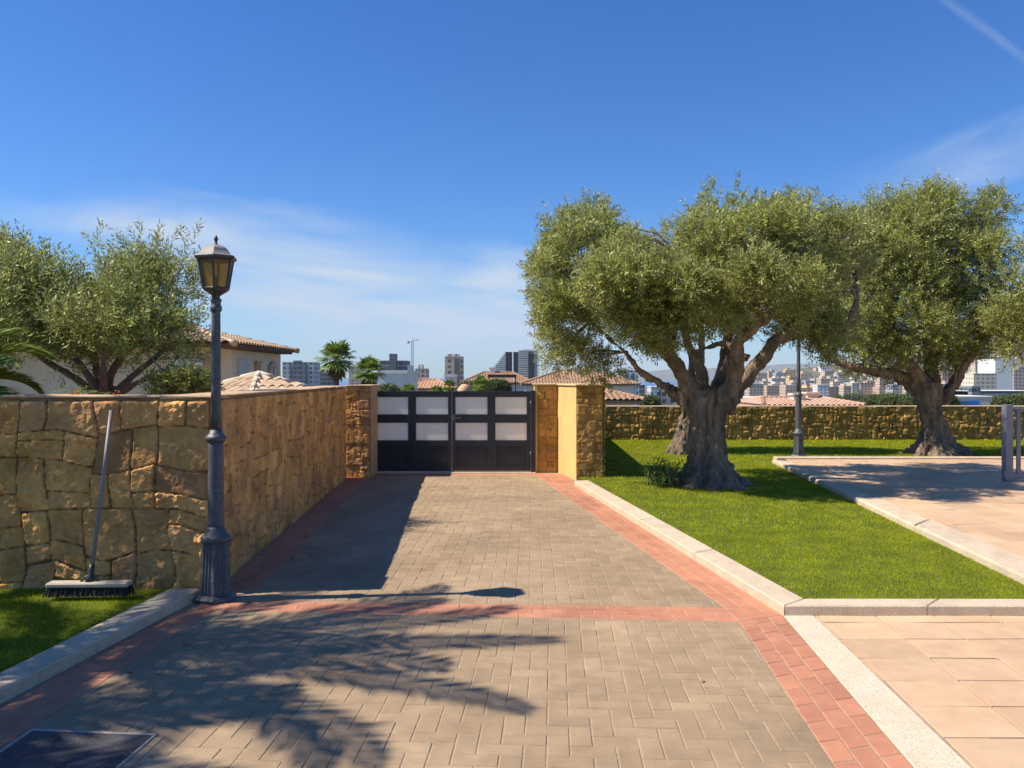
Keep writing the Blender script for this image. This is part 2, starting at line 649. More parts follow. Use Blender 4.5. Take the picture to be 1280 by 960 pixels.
# pale granite strip and sandstone terrace on the right
GRAN = M('granite', (.70, .565, .41), .10, 5, .8, bump=.6, bscale=140, speck=(.34, .27, .2), speck_scale=120, spec=.25)
mb = MB()
g0, g1 = e(LR_out, YE), (LR_out[0][0], LR_out[0][1]); h0, h1 = e(GR_out, YE), e(GR_out, 5.37)
nst = 5
for k in range(nst):
    t0, t1 = k/nst, (k+1)/nst
    l = lambda a, b, t: (a[0]+(b[0]-a[0])*t, a[1]+(b[1]-a[1])*t)
    q = [l(g0, g1, t0+.0006), l(h0, h1, t0+.0006), l(h0, h1, t1-.0006), l(g0, g1, t1-.0006)]
    q = [(q[0][0]+.003, q[0][1]), (q[1][0]-.003, q[1][1]), (q[2][0]-.003, q[2][1]), (q[3][0]+.003, q[3][1])]
    mb.prism(q, -.03, .003, .003)
tag(mb.build('granite_strip', GRAN), kind='structure')

TILE = M('terrace_tile', (.58, .40, .245), .10, 1.4, .6, bump=.2, bscale=45, island=.09, col2=(.52, .335, .19), stain=.10, stain_scale=1.6, spec=.35)
mb = MB()
rng = random.Random(12)
tp = .335; tx = .385
yj = [4.557-tp*k for k in range(-3, 11)]
x00 = lambda y: lineX(GR_out[0], GR_out[1], y)
# tile columns lean with the terrace (joints run to a point right of the gate)
j0 = (G(1066, 812), G(1218, 960))
shear = (j0[0][0]-j0[1][0])/(j0[0][1]-j0[1][1])
for r in range(len(yj)-1):
    ya, yb = yj[r+1], yj[r]
    yb = min(yb, 5.39)
    if yb-ya < .03:
        continue
    for c in range(-1, 18):
        xa = lambda y: j0[0][0]+(y-j0[0][1])*shear+c*tx
        xb = lambda y: xa(y)+tx
        lo = lambda y: x00(y)+.004
        if c == -1:
            q = [(lo(ya), ya), (xb(ya), ya), (xb(yb), yb), (lo(yb), yb)]
        elif c < -1:
            continue
        else:
            q = [(xa(ya), ya), (xb(ya), ya), (xb(yb), yb), (xa(yb), yb)]
        q = inset(ccw(q), .0048)
        brick_faces(mb, q, .002, rng, bev=.002, depth=.012)
tag(mb.build('terrace', TILE), kind='structure')

# ------------------------------------------------------------------ kerbs
KERB = M('kerb_stone', (.64, .51, .355), .12, 6, .8, bump=.8, bscale=120, speck=(.30, .23, .17), speck_scale=170, island=.05, stain=.12, stain_scale=2.2, spec=.25)
KT = .07


def kerb_run(mb, A0, A1, B0, B1, z0, z1, slen=1.0, bev=.008):
    A0, A1, B0, B1 = [Vector(p) for p in (A0, A1, B0, B1)]
    n = max(1, round((A1-A0).length/slen))
    g = .0025/(A1-A0).length
    for k in range(n):
        t0 = k/n+(g if k else 0); t1 = (k+1)/n-(g if k < n-1 else 0)
        q = [tuple(A0.lerp(A1, t0)), tuple(B0.lerp(B1, t0)), tuple(B0.lerp(B1, t1)), tuple(A0.lerp(A1, t1))]
        mb.prism(q, z0, z1, bev)


mb = MB()
dk_o = (G(980, 757, KT), G(718, 601, KT)); dk_i = (G(1005, 748, KT), G(735, 600, KT))
kerb_run(mb, dk_o[0], dk_o[1], dk_i[0], dk_i[1], -.03, KT, 1.6)
fk_o = (dk_o[0], (8.5, dk_o[0][1]-.02)); fk_i = (dk_i[0], (8.5, dk_i[0][1]-.02))
kerb_run(mb, (fk_o[0][0]+.006, fk_o[0][1]), fk_o[1], (fk_i[0][0]+.006, fk_i[0][1]), fk_i[1], -.03, KT, .98)
lk_o = (G(0, 862, KT), G(250, 736, KT)); lk_i = (G(0, 840, KT), G(215, 734, KT))
kerb_run(mb, e(lk_o, YE), lk_o[1], e(lk_i, YE), lk_i[1], -.03, KT, 1.1)
# upper terrace rim
UT = .14
ut_o = (G(965, 574, UT-.03), G(1290, 724, UT-.03)); ut_i = (G(989, 577, UT-.03), G(1290, 701, UT-.03))
Z1 = UT-.03
kerb_run(mb, ut_o[0], ut_o[1], ut_i[0], ut_i[1], -.05, Z1, 2.4, .02)
q0_ = ut_i[1]
kerb_run(mb, (q0_[0]-.12, q0_[1]-.22), (14, q0_[1]-.82), (q0_[0]+.004, q0_[1]+.004), (14, q0_[1]-.596), -.05, Z1, 2.4, .02)
yb_ = ut_o[0][1]
kerb_run(mb, (ut_o[0][0]+.1, yb_+.03), (14, yb_+.03), (ut_o[0][0]+.1, yb_+.23), (14, yb_+.23), -.05, Z1+.03, 1.2, .012)
tag(mb.build('kerb', KERB), kind='structure')

# upper terrace paving
mb = MB()
rng = random.Random(21)
reg = ccw([ut_i[0], ut_i[1], (14, ut_i[1][1]-.6), (14, yb_+.02), (ut_i[0][0]+.05, yb_+.02)])
TA = math.atan2(ut_i[0][1]-ut_i[1][1], ut_i[0][0]-ut_i[1][0])
for i in range(0, 24):
    for j in range(0, 26):
        x0 = 2.5+i*.5; y0 = 5.0+j*.45
        q = clip([(x0+.003, y0+.003), (x0+.497, y0+.003), (x0+.497, y0+.447), (x0+.003, y0+.447)], reg)
        if len(q) > 2:
            brick_faces(mb, q, Z1-.004, rng, bev=.002, depth=.02)
tag(mb.build('upper_terrace', TILE), kind='structure')
mb = MB()
mb.prism(reg, -.1, Z1-.012)
tag(mb.build('paving_bed', SAND), kind='structure')

# ------------------------------------------------------------------ lawns
LZ = .06
LAWN = M('lawn_soil', (.10, .13, .012), .3, 3, .95, col2=(.05, .085, .015))
BLADE = leaf_mat('grass_blade', (.26, .285, .003), (.50, .50, .012), trans=.3, rough=.8, clump=3.2)
BLADE_L = BLADE
lawnR = [dk_i[0], (8.5, fk_i[1][1]), (8.5, 5.1), ut_o[1], ut_o[0], (ut_o[0][0]+.1, yb_+.23), (14, yb_+.23), (14, 20.0), (1.75, 20.0), (1.45, 13.9), (1.43, 12.5), (dk_i[1][0]+.0, dk_i[1][1]+.55)]
lawnR = [(dk_i[0][0], dk_i[0][1]), (9.5, fk_i[1][1]), (9.5, 5.9), (ut_o[0][0], ut_o[0][1]), (14, ut_o[0][1]+.0), (14, 20.2), (1.3, 20.2), (1.2, 12.3)]
parts = [[dk_i[0], (9.5, dk_i[0][1]-.03), ut_o[1], ut_o[0], dk_i[1]],
         [dk_i[1], ut_o[0], (ut_o[0][0]+.1, yb_+.23), (14, yb_+.23), (14, 20.2), (1.3, 20.2), (1.05, 12.4)]]
mb = MB()
for p in parts:
    mb.add([(x, y, LZ-.02) for x, y in p], [tuple(range(len(p)))])
lawnL = [e(lk_i, YE), e(lk_i, lk_i[1][1]), (lk_i[1][0]+.1, 5.93), (-6, 5.93), (-6, YE)]
mb.add([(x, y, LZ-.03) for x, y in lawnL], [tuple(range(len(lawnL)))])
tag(mb.build('lawn', LAWN), kind='structure')


def blades(poly, dens, hgt, wid, z, seed, keep=None):
    rng = np.random.default_rng(seed)
    P = np.array(poly)
    x0, y0 = P.min(0); x1, y1 = P.max(0)
    n = int((x1-x0)*(y1-y0)*dens)
    p = rng.random((n, 2))*[x1-x0, y1-y0]+[x0, y0]
    ins = np.zeros(n, bool)
    j = len(P)-1
    for i in range(len(P)):
        a, b = P[i], P[j]
        c = ((a[1] > p[:, 1]) != (b[1] > p[:, 1])) & (p[:, 0] < (b[0]-a[0])*(p[:, 1]-a[1])/(b[1]-a[1]+1e-12)+a[0])
        ins ^= c; j = i
    p = p[ins]
    if keep is not None:
        p = p[keep(p)]
    n = len(p)
    a = rng.random(n)*2*np.pi; w = wid*(.6+.8*rng.random(n)); h = hgt*(.5+.9*rng.random(n))
    lean = rng.normal(0, .55, (n, 2))*h[:, None]
    B = np.zeros((n, 3, 3))
    B[:, 0, 0] = p[:, 0]-np.cos(a)*w; B[:, 0, 1] = p[:, 1]-np.sin(a)*w
    B[:, 1, 0] = p[:, 0]+np.cos(a)*w; B[:, 1, 1] = p[:, 1]+np.sin(a)*w
    B[:, :2, 2] = z-.012
    B[:, 2, :2] = p+lean; B[:, 2, 2] = z+h*.85
    return B.reshape(-1, 3)


T = [blades(parts[0], 14000, .017, .0027, LZ-.02, 1, keep=lambda p: (p[:, 0] < .8*p[:, 1]+1.2) & (p[:, 1] < 8.2)),
     blades(parts[0], 5000, .022, .0042, LZ-.02, 2, keep=lambda p: (p[:, 0] < .8*p[:, 1]+1.2) & (p[:, 1] >= 8.2)),
     blades(parts[1], 2600, .026, .006, LZ-.02, 3),
     blades(lawnL, 16000, .018, .0028, LZ-.03, 4, keep=lambda p: p[:, 0] > -1.0*p[:, 1]-1.2)]
V = np.concatenate(T)
tag(np_mesh('grass', V, np.arange(len(V)).reshape(-1, 3), BLADE), 'short bright green turf on the lawns', kind='stuff')

# ------------------------------------------------------------------ dry-stone walls
STONE_L = M('ochre_stone', (.80, .42, .145), .25, 3.2, .95, bump=1.0, bscale=80, col2=(.54, .265, .09), hue=(.46, .25, .13), stain=.3, stain_scale=2.5, attr='tint', attr_amt=.22, joint=(.10, .065, .035), spec=.1, bdist=.008)
STONE_R = M('golden_stone', (.60, .345, .10), .22, 3.5, .95, bump=.9, bscale=75, col2=(.36, .20, .06), hue=(.27, .16, .07), stain=.3, stain_scale=1.5, attr='tint', attr_amt=.26, joint=(.20, .125, .05), spec=.1, bdist=.008)
COPE = M('wall_coping', (.52, .36, .22), .15, 5, .9, bump=.5, bscale=60)


def guillotine(w, h, rng, big, asp=1.9):
    out = []
    def rec(x, y, a, b, lim):
        if a*b < lim or (a < .16 and b < .16):
            out.append((x+a/2, y+b/2, a/2, b/2)); return
        t = rng.uniform(.34, .66)
        if a > b*rng.uniform(.8, 1.5):
            l2 = big*rng.uniform(.35, 1.35)
            rec(x, y, a*t, b, l2); rec(x+a*t, y, a*(1-t), b, big*rng.uniform(.35, 1.35))
        else:
            rec(x, y, a, b*t, big*rng.uniform(.35, 1.35)); rec(x, y+b*t, a, b*(1-t), big*rng.uniform(.35, 1.35))
    # start from blocks about as wide as the wall is high
    nb = max(1, round(w/(h*1.1)))
    for k in range(nb):
        rec(w*k/nb, 0, w/nb, h, big*rng.uniform(.4, 1.3))
    return np.array(out)


def bil(u, v, s=0):
    u = u+s*17.31; v = v+s*9.77
    i = np.floor(u).astype(int); j = np.floor(v).astype(int)
    a = u-i; b = v-j
    i0, i1, j0, j1 = i & 255, (i+1) & 255, j & 255, (j+1) & 255
    t = _TAB
    return (t[i0, j0]*(1-a)+t[i1, j0]*a)*(1-b)+(t[i0, j1]*(1-a)+t[i1, j1]*a)*b


def stone_panel(name, parent, o, u, nrm, w, h, step, big, mat, seed, warp=.05, jw=.028, dep=.03, rough=.010, lat=.36):
    rng = random.Random(seed)
    st = guillotine(w, h, rng, big)
    nu = max(2, int(w/step)); nv = max(2, int(h/step))
    U, W = np.meshgrid(np.linspace(0, w, nu), np.linspace(0, h, nv))
    edge = np.minimum(np.minimum(U, w-U), np.minimum(W, h-W))
    fade = sstep(0, .25, edge)
    L_ = lat
    Uw = U+(bil(U/L_, W/L_, seed)-.5)*warp*2*fade; Ww = W+(bil(U/L_+40, W/L_+7, seed+2)-.5)*warp*2*fade
    ed = np.full(U.shape, -1e9); idx = np.zeros(U.shape, int)
    for k, (cx, cy, a, b_) in enumerate(st):
        dx = a-np.abs(Uw-cx); dy = b_-np.abs(Ww-cy)
        m_ = np.minimum(dx, dy)
        # rounded corners
        r_ = np.clip(.016-dx, 0, None); s_ = np.clip(.016-dy, 0, None)
        m_ = np.where((dx < .016) & (dy < .016), .016-np.hypot(r_, s_), m_)
        c1 = m_ > ed
        idx = np.where(c1, k, idx); ed = np.where(c1, m_, ed)
    ed = ed+fbm(U*22, W*22, seed+7, 3)*.007+fbm(U*60, W*60, seed+8, 2)*.003
    body = sstep(.0, jw, ed)
    r = np.array([rng.random() for _ in st]); r2 = np.array([rng.random() for _ in st]); r3 = np.array([rng.random() for _ in st])
    H = body*dep+(r[idx]-.5)*.016*body
    H = H+fbm(U*9, W*9, seed+11, 4)*rough*(.35+2.2*r2[idx]**2)*body+(np.abs(fbm(U*17, W*17, seed+31, 3))-.2)*rough*1.1*r2[idx]*body+fbm(U*45, W*45, seed+15, 3)*.0065*(.3+2.0*r2[idx]**2)+fbm(U*95, W*95, seed+21, 2)*.0022
    # every stone is tipped a little
    cu = st[idx, 0]; cv = st[idx, 1]
    H = H+((U-cu)*(r3[idx]-.5)+(W-cv)*(r[idx]-.5))*.035*body
    H = H*sstep(-.02, .03, edge)
    n3 = np.array([nrm[0], nrm[1], 0]); u3 = np.array([u[0], u[1], 0])
    V = np.array(o)[None, None]+U[..., None]*u3+W[..., None]*np.array([0, 0, 1])+H[..., None]*n3
    i = np.arange(nv-1)[:, None]*nu+np.arange(nu-1)[None]
    Q = np.stack([i, i+1, i+nu+1, i+nu], -1).reshape(-1, 4)
    u2 = np.cross(u3, [0, 0, 1])
    if np.dot(u2, n3) < 0:
        Q = Q[:, ::-1]
    jt = 1-sstep(.002, jw*.55, ed)
    return np_mesh(name, V.reshape(-1, 3), Q, mat, parent, True, {'tint': r2[idx].ravel()*.5+r[idx].ravel()*.5, 'joint': (jt*.85).ravel(), 'hue': (np.clip(r3[idx]*1.5-.75, 0, 1)*.8).ravel()})


WH = 1.455
# left enclosure wall: front run facing the lawn, then back along the driveway
wl = empty('stone_wall', (-2.25, 5.95, 0), 0, 'tall ochre rubble stone wall turning the corner behind the street lamp on the left', 'wall')
C0 = np.array([-2.25, 5.95]); C1 = np.array([-2.66, 12.8])
du = (C1-C0)/np.linalg.norm(C1-C0); ln = float(np.linalg.norm(C1-C0))
stone_panel('stone_face', wl, (-4.2, 0, -.04), (1, 0), (0, -1), 4.2, WH+.02, .008, .105, STONE_L, 6, warp=.075, jw=.010, dep=.02, rough=.016)
stone_panel('stone_face', wl, (0, 0, -.04), (du[0], du[1]), (du[1], -du[0]), ln, WH+.02, .016, .075, STONE_L, 8, warp=.07, jw=.009, dep=.012)
mb = MB()
nn = np.array([du[1], -du[0]])
inner = [(-4.2, .004), (-.004, .004), tuple((C1-C0)-nn*.004), tuple((C1-C0)-nn*.36), (-.36, .36), (-4.2, .36)]
mb.prism([(float(a), float(b_)) for a, b_ in inner][:3]+[(float(a), float(b_)) for a, b_ in inner][3:], -.1, WH-.01)
mb.build('wall_core', STONE_L, wl)
# coping: thin mortar cap with a slightly wavy edge
mb = MB()
def cap(mb, A, B, off0, off1, nrm, z, n, seed):
    A = np.array(A, float); B = np.array(B, float); nrm = np.array(nrm, float)
    vs = []
    for k in range(n+1):
        t = k/n; p = A+(B-A)*t
        wv = float(fbm(np.array([t*n*.23]), np.array([seed*1.0]), seed, 3)[0])
        a = p+nrm*(off0+wv*.012); c = p+nrm*off1
        zz = z+wv*.008
        vs += [(a[0], a[1], z-.016), (a[0], a[1], zz-.006), (a[0]-nrm[0]*.012, a[1]-nrm[1]*.012, zz), (c[0], c[1], zz), (c[0], c[1], z-.03)]
    fs = []
    for k in range(n):
        for i in range(5):
            j = (i+1) % 5
            fs.append((k*5+i, (k+1)*5+i, (k+1)*5+j, k*5+j))
    fs += [tuple(range(5)), tuple(n*5+i for i in range(5))[::-1]]
    mb.add(vs, fs)
cap(mb, (-4.2, 0), (0.02, 0), .02, -.36, (0, -1), WH+.012, 60, 3)
cap(mb, (0, 0), C1-C0, .02, -.36, nn, WH+.013, 90, 4)
mb.build('coping', COPE, wl, smooth=False)

# back wall beyond the lawn
BY = 20.0; BH = .89
wb = empty('stone_wall', (1.4, BY, 0), 0, 'low golden rubble stone wall along the far side of the lawn behind the olive trees', 'wall')
stone_panel('stone_face', wb, (0, 0, -.05), (1, 0), (0, -1), 12.0, BH+.04, .022, .04, STONE_R, 14, warp=.055, jw=.016, dep=.026, rough=.022, lat=.2)
MB().box(0, 12, .004, .35, -.3, BH-.02).build('wall_core', STONE_R, wb)
mb = MB(); cap(mb, (0, 0), (12, 0), .03, -.36, (0, -1), BH, 90, 6); mb.build('coping', COPE, wb)
# side wall joining the gate pier to the back wall
ws = empty('garden_wall', (1.1, 13.95, 0), 0, 'short rubble stone wall running back from the right gate pier to the far wall', 'wall')
stone_panel('stone_face', ws, (.26, 0, -.05), (.03, .9995), (.9995, -.03), 5.95, 1.2, .04, .05, STONE_R, 15)
MB().prism([(0, 0), (.256, 0), (.43, 5.95), (.18, 5.95)], -.2, 1.15).build('wall_core', STONE_R, ws)

# gate piers
PH = 1.475
pl = empty('gate_pier', (-2.655, 12.86, 0), 0, 'shaded rubble stone gate pier at the end of the left wall', 'gate pier')
stone_panel('stone_face', pl, (-.02, -.005, -.03), (1, 0), (0, -1), .39, PH+.02, .012, .035, STONE_L, 31, warp=.03, jw=.008, dep=.008, lat=.2)
MB().box(-.02, .395, .004, .9, -.1, PH).build('pier_core', COPE, pl)
mb = MB(); cap(mb, (-.03, 0), (.40, 0), .03, -.9, (0, -1), PH+.006, 8, 9); mb.build('coping', COPE, pl)
REND = M('yellow_render', (.68, .48, .18), .12, 3, .9, bump=.8, bscale=90, bdist=.008, stretch=(1, 1, .5), stain=.14, stain_scale=2.2)
pr = empty('gate_pier', (1.0, 12.5, 0), 0, 'stepped golden stone gate pier with smooth yellow rendered return right of the gate', 'gate pier')
MB().prism([(0.004, .004), (.425, .004), (.44, 1.55), (-.62, 1.55), (-.62, 1.004), (-.228, 1.004)], -.1, PH).build('rendered_core', REND, pr)
stone_panel('stone_face', pr, (.012, 0, -.03), (1, 0), (0, -1), .413, PH+.02, .012, .03, STONE_R, 33, warp=.025, jw=.008, dep=.009, lat=.2)
stone_panel('stone_face', pr, (-.565, 1.0, -.03), (1, 0), (0, -1), .33, PH+.02, .012, .03, STONE_R, 35, warp=.025, jw=.008, dep=.009, lat=.2)
stone_panel('stone_face', pr, (.43, 0, -.03), (.01, 1), (1, -.01), 1.5, PH+.02, .02, .03, STONE_R, 36, warp=.025)
mb = MB()
mb.prism([(-.01, -.045), (.47, -.045), (.47, 1.6), (-.64, 1.6), (-.64, .955), (-.245, .955)], PH, PH+.022, .006)
mb.build('coping', M('pier_coping', (.62, .44, .22), .15, 6, .9, bump=.4), pr)
# ================================================================== THINGS IN THE YARD
IRON = M('grey_iron', (.078, .082, .092), .25, 9, .45, bump=.25, bscale=120, spec=.5, speck=(.16, .15, .14), speck_scale=60)
IRON_D = M('dark_iron', (.045, .045, .05), .25, 9, .42, bump=.2, bscale=140, spec=.5)
PALEIRON = M('chalky_iron', (.30, .275, .23), .2, 14, .6, bump=.2, bscale=140)


def glass_mat(name, col, trans=.85, rough=.12):
    m, nt, b, out = new_mat(name)
    b.inputs['Base Color'].default_value = (*col, 1)
    b.inputs['Roughness'].default_value = rough
    b.inputs['Transmission Weight'].default_value = trans
    b.inputs['IOR'].default_value = 1.2
    return m


AMBER = glass_mat('amber_lantern_glass', (.62, .45, .20), .8, .18)


def street_lamp(loc, label, rz=R(12)):
    t = empty('street_lamp', (*loc, 0), rz, label, 'street lamp', 'villa street lamps in the yard')
    mb = MB(); h6 = R(30)
    # flared foot with six bolts lugs
    mb.lathe([(.150, 0), (.152, .022), (.140, .036), (.118, .046)], 6, rot=h6)
    mb.build('foot', IRON, t)
    # fluted hexagonal plinth
    mb = MB(); prof = [(.114, .046), (.094, .42)]
    n = 6; per = 12
    ring = []
    for r, z in prof:
        for k in range(n):
            a0, a1 = 2*math.pi*k/n+h6, 2*math.pi*(k+1)/n+h6
            p0 = (math.cos(a0)*r, math.sin(a0)*r); p1 = (math.cos(a1)*r, math.sin(a1)*r)
            am = (a0+a1)/2
            for i in range(per):
                s = i/per
                dep = -.007 if (i in (2, 3, 5, 6, 8, 9)) and i % 3 != 1 and i in (2, 5, 8) else (-.007 if i in (3, 6, 9) else 0)
                x = p0[0]+(p1[0]-p0[0])*s+math.cos(am)*dep; y = p0[1]+(p1[1]-p0[1])*s+math.sin(am)*dep
                ring.append((x, y, z))
    m_ = n*per
    mb.add(ring, [(i, (i+1) % m_, m_+(i+1) % m_, m_+i) for i in range(m_)])
    mb.build('plinth', IRON, t)
    mb = MB().lathe([(.094, .418), (.104, .428), (.106, .452), (.092, .468), (.080, .476), (.072, .50), (.062, .51), (.060, .53)], 24)
    mb.build('collar', IRON, t, True)
    mb = MB().lathe([(.060, .50), (.059, .56), (.053, 1.10), (.052, 1.165)], 24); mb.build('lower_shaft', IRON, t, True)
    mb = MB().lathe([(.053, 1.13), (.072, 1.155), (.074, 1.172), (.064, 1.182), (.05, 1.20), (.041, 1.225)], 24); mb.build('ring', IRON, t, True)
    mb = MB().lathe([(.041, 1.19), (.034, 1.5), (.031, 2.06), (.031, 2.075), (.040, 2.08), (.042, 2.11), (.034, 2.12), (.034, 2.145), (.04, 2.15), (.038, 2.165), (.026, 2.175)], 20)
    mb.build('upper_shaft', IRON, t, True)
    # lantern
    lf = empty('lantern', (0, 0, 0)); lf.parent = t
    mb = MB().lathe([(.026, 2.165), (.032, 2.19), (.055, 2.205), (.088, 2.225), (.092, 2.235)], 6, rot=h6)
    r0, r1, z0, z1 = .090, .128, 2.235, 2.455
    for k in range(6):
        a = 2*math.pi*k/6+h6
        mb.tube([(r0*math.cos(a), r0*math.sin(a), z0), (r1*math.cos(a), r1*math.sin(a), z1)], .0095, 6)
        a2 = a+math.pi/3
        for r, z in ((r0, z0+.006), (r1, z1-.008)):
            mb.tube([(r*math.cos(a), r*math.sin(a), z), (r*math.cos(a2), r*math.sin(a2), z)], .009, 6)
    mb.lathe([(.02, 2.235), (.022, 2.32), (.016, 2.33)], 10)
    mb.build('lantern_frame', IRON_D, lf)
    mb = MB()
    for k in range(6):
        a = 2*math.pi*k/6+h6; a2 = a+math.pi/3
        q = []
        for s in (.985, .965):
            for r, z in ((r0, z0+.012), (r1, z1-.012)):
                q += [(s*r*math.cos(a), s*r*math.sin(a), z), (s*r*math.cos(a2), s*r*math.sin(a2), z)]
        mb.add(q, [(0, 1, 3, 2), (5, 4, 6, 7), (0, 4, 5, 1), (2, 3, 7, 6), (0, 2, 6, 4), (1, 5, 7, 3)])
    mb.build('glass', AMBER, lf)
    mb = MB().lathe([(.128, 2.442), (.152, 2.452), (.156, 2.468), (.150, 2.474)], 6, rot=h6); mb.build('eave_rim', IRON_D, lf)
    mb = MB().lathe([(.147, 2.474), (.128, 2.482), (.105, 2.505), (.088, 2.530), (.066, 2.545), (.050, 2.55), (.034, 2.557), (.02, 2.56)], 6, rot=h6)
    mb.build('lantern_roof', PALEIRON, lf)
    mb = MB().lathe([(.022, 2.556), (.012, 2.568), (.008, 2.578), (.014, 2.592), (.015, 2.604), (.006, 2.622), (.001, 2.63)], 10)
    mb.build('finial', IRON_D, lf, True)
    return t


lampA = street_lamp((-2.135, 5.77), 'grey iron street lamp with amber lantern standing at the end of the left kerb')
lampB = copy_tree(lampA); lampB.location = (5.39, 15.05, Z1); lampB.rotation_euler.z = R(40)
lampB['label'] = 'dark street lamp on the upper terrace with its lantern hidden in olive foliage'

# ---- broom leaning on the wall
bx, by, bz = -2.99, 5.66, LZ
br = empty('broom', (bx, by, bz), R(2), 'wide yard broom with pale wooden head leaning against the ochre stone wall', 'broom')
WOOD = M('pale_wood', (.50, .42, .32), .2, 8, .7, stretch=(1, 8, 8), bump=.2, bscale=40)
MB().box(-.285, .285, -.045, .045, .062, .098, .01).build('head_block', WOOD, br)
mb = MB(); rng = random.Random(4)
for i in range(64):
    for j in range(6):
        x = -.278+i*.0088; y = -.038+j*.0152
        dx, dy = rng.uniform(-.008, .008), rng.uniform(-.012, .012)-(.012 if j < 2 else 0)
        mb.add([(x, y, .063), (x+.006, y, .063), (x+.003, y+.006, .063), (x+dx*1.3+(x*.06), y+dy, .0), (x+dx+.006+(x*.06), y+dy, .0), (x+dx+.003+(x*.06), y+.006+dy, .0)],
               [(0, 3, 4, 1), (1, 4, 5, 2), (2, 5, 3, 0)])
mb.build('bristles', M('black_bristle', (.018, .017, .016), .3, 30, .6), br)
mb = MB().tube([(0, 0, .095), (.002, .012, .13), (.004, .02, .17), (.006, .028, .215)], [.03, .022, .019, .018], 12)
mb.tube([(-.06, 0, .098), (.0, .014, .15)], .009, 8); mb.tube([(.06, 0, .098), (.004, .014, .15)], .009, 8)
mb.build('socket', IRON_D, br, True)
mb = MB().tube([(.006, .026, .20), (.035, .13, .80), (.058, .205, 1.30)], [.0145, .0145, .0135], 12)
mb.build('handle', M('worn_handle', (.20, .18, .21), .3, 3, .55, stretch=(6, 6, .8), col2=(.36, .28, .22)), br, True)

# ---- manhole cover
mh = empty('manhole_cover', (*MAN[0], 0), 0, 'square dark manhole cover with pale metal rim set in the grey paving', 'manhole cover')
loc = [(p[0]-MAN[0][0], p[1]-MAN[0][1]) for p in MAN]
q = ccw(loc); q2 = inset(q, .016)
mb = MB()
for i in range(4):
    j = (i+1) % 4
    mb.prism([q[i], q[j], q2[j], q2[i]], -.01, .006, .0015)
mb.build('rim', M('zinc_rim', (.38, .34, .29), .25, 12, .5, metal=.3), mh)
mb = MB(); mb.prism(inset(q, .022), -.01, .0035, .001)
c = [(a+b_)/2 for a, b_ in zip(q2[0], q2[2])]
mb.build('plate', M('iron_plate', (.062, .058, .062), .3, 6, .6, bump=.5, bscale=60, speck=(.10, .09, .08), speck_scale=90), mh)

# ---- driveway gate
GY = 13.46
gx0, gx1 = -2.42, .395
GATE = M('gate_steel', (.020, .020, .027), .2, 4, .38, spec=.5)
FROST, nt, b, out = new_mat('frosted_glass')
b.inputs['Base Color'].default_value = (.97, .95, .88, 1); b.inputs['Roughness'].default_value = .5
b.inputs['Transmission Weight'].default_value = .12; b.inputs['IOR'].default_value = 1.4
tl = nd(nt, 'ShaderNodeBsdfTranslucent'); tl.inputs[0].default_value = (.97, .96, .88, 1)
mx = nd(nt, 'ShaderNodeMixShader'); mx.inputs[0].default_value = .45
nt.links.new(b.outputs[0], mx.inputs[1]); nt.links.new(tl.outputs[0], mx.inputs[2]); nt.links.new(mx.outputs[0], out.inputs[0])
gt = empty('driveway_gate', (gx0, GY, 0), 0, 'black steel double gate with eight frosted panes closing the driveway', 'gate')
GW = gx1-gx0; zt = 1.372; zb = .03
# side posts
for x in (0, GW-.075):
    MB().box(x, x+.075, -.03, .06, 0, zt+.012, .004).build('gate_post', GATE, gt)
half = (GW-.15)/2
for s in (0, 1):
    x0 = .078+s*half; x1 = x0+half-.006
    lf = empty('gate_leaf', (x0, 0, 0)); lf.parent = gt
    w = x1-x0; st = .085; mid = .135
    mb = MB()
    rails = [(zb, zb+.075), (.455, .546), (.84, .981), (1.274, zt)]
    lo = st if s == 0 else st
    so, si = .068, .058
    cols = [(0, so if s == 0 else si), (w/2-.066, w/2+.066), (w-(si if s == 0 else so), w)]
    for a, b_ in cols:
        mb.box(a, b_, -.022, .022, zb, zt, .003)
    for a, b_ in rails:
        for (c0, c1) in ((cols[0][1], cols[1][0]), (cols[1][1], cols[2][0])):
            mb.box(c0-.001, c1+.001, -.0195, .0195, a, b_, .002)
    mb.build('leaf_frame', GATE, lf)
    for (c0, c1) in ((cols[0][1], cols[1][0]), (cols[1][1], cols[2][0])):
        for a, b_ in ((.546, .84), (.981, 1.274)):
            MB().box(c0+.001, c1-.001, -.004, .004, a+.001, b_-.001).build('pane', FROST, lf)
        mb = MB().box(c0+.001, c1-.001, -.006, .006, zb+.076, .454)
        for (xa, xb, za, zc) in ((c0+.03, c1-.03,   .40, .415), (c0+.03, c1-.03, .135, .15), (c0+.03, c0+.045, .15, .40), (c1-.045, c1-.03, .15, .40)):
            mb.box(xa, xb, -.014, -.005, za, zc, .003)
        mb.build('lower_panel', GATE, lf)
    for z in (.25, 1.1):
        hx = -.006 if s == 0 else w-.014
        MB().lathe([(.011, z), (.011, z+.11)], 10, (hx+.01, -.03)).build('hinge', IRON, lf, True)
    if s == 1:
        mb = MB().box(.012, .05, -.028, -.021, .86, .98, .003).tube([(.03, -.028, .92), (.03, -.062, .92), (.15, -.066, .92)], .009, 8)
        mb.build('handle', IRON, lf)
# threshold
MB().box(gx0, gx1, 13.36, 13.56, -.05, .012, .003).build('gate_threshold', KERB)
bpy.data.objects['gate_threshold']['kind'] = 'structure'

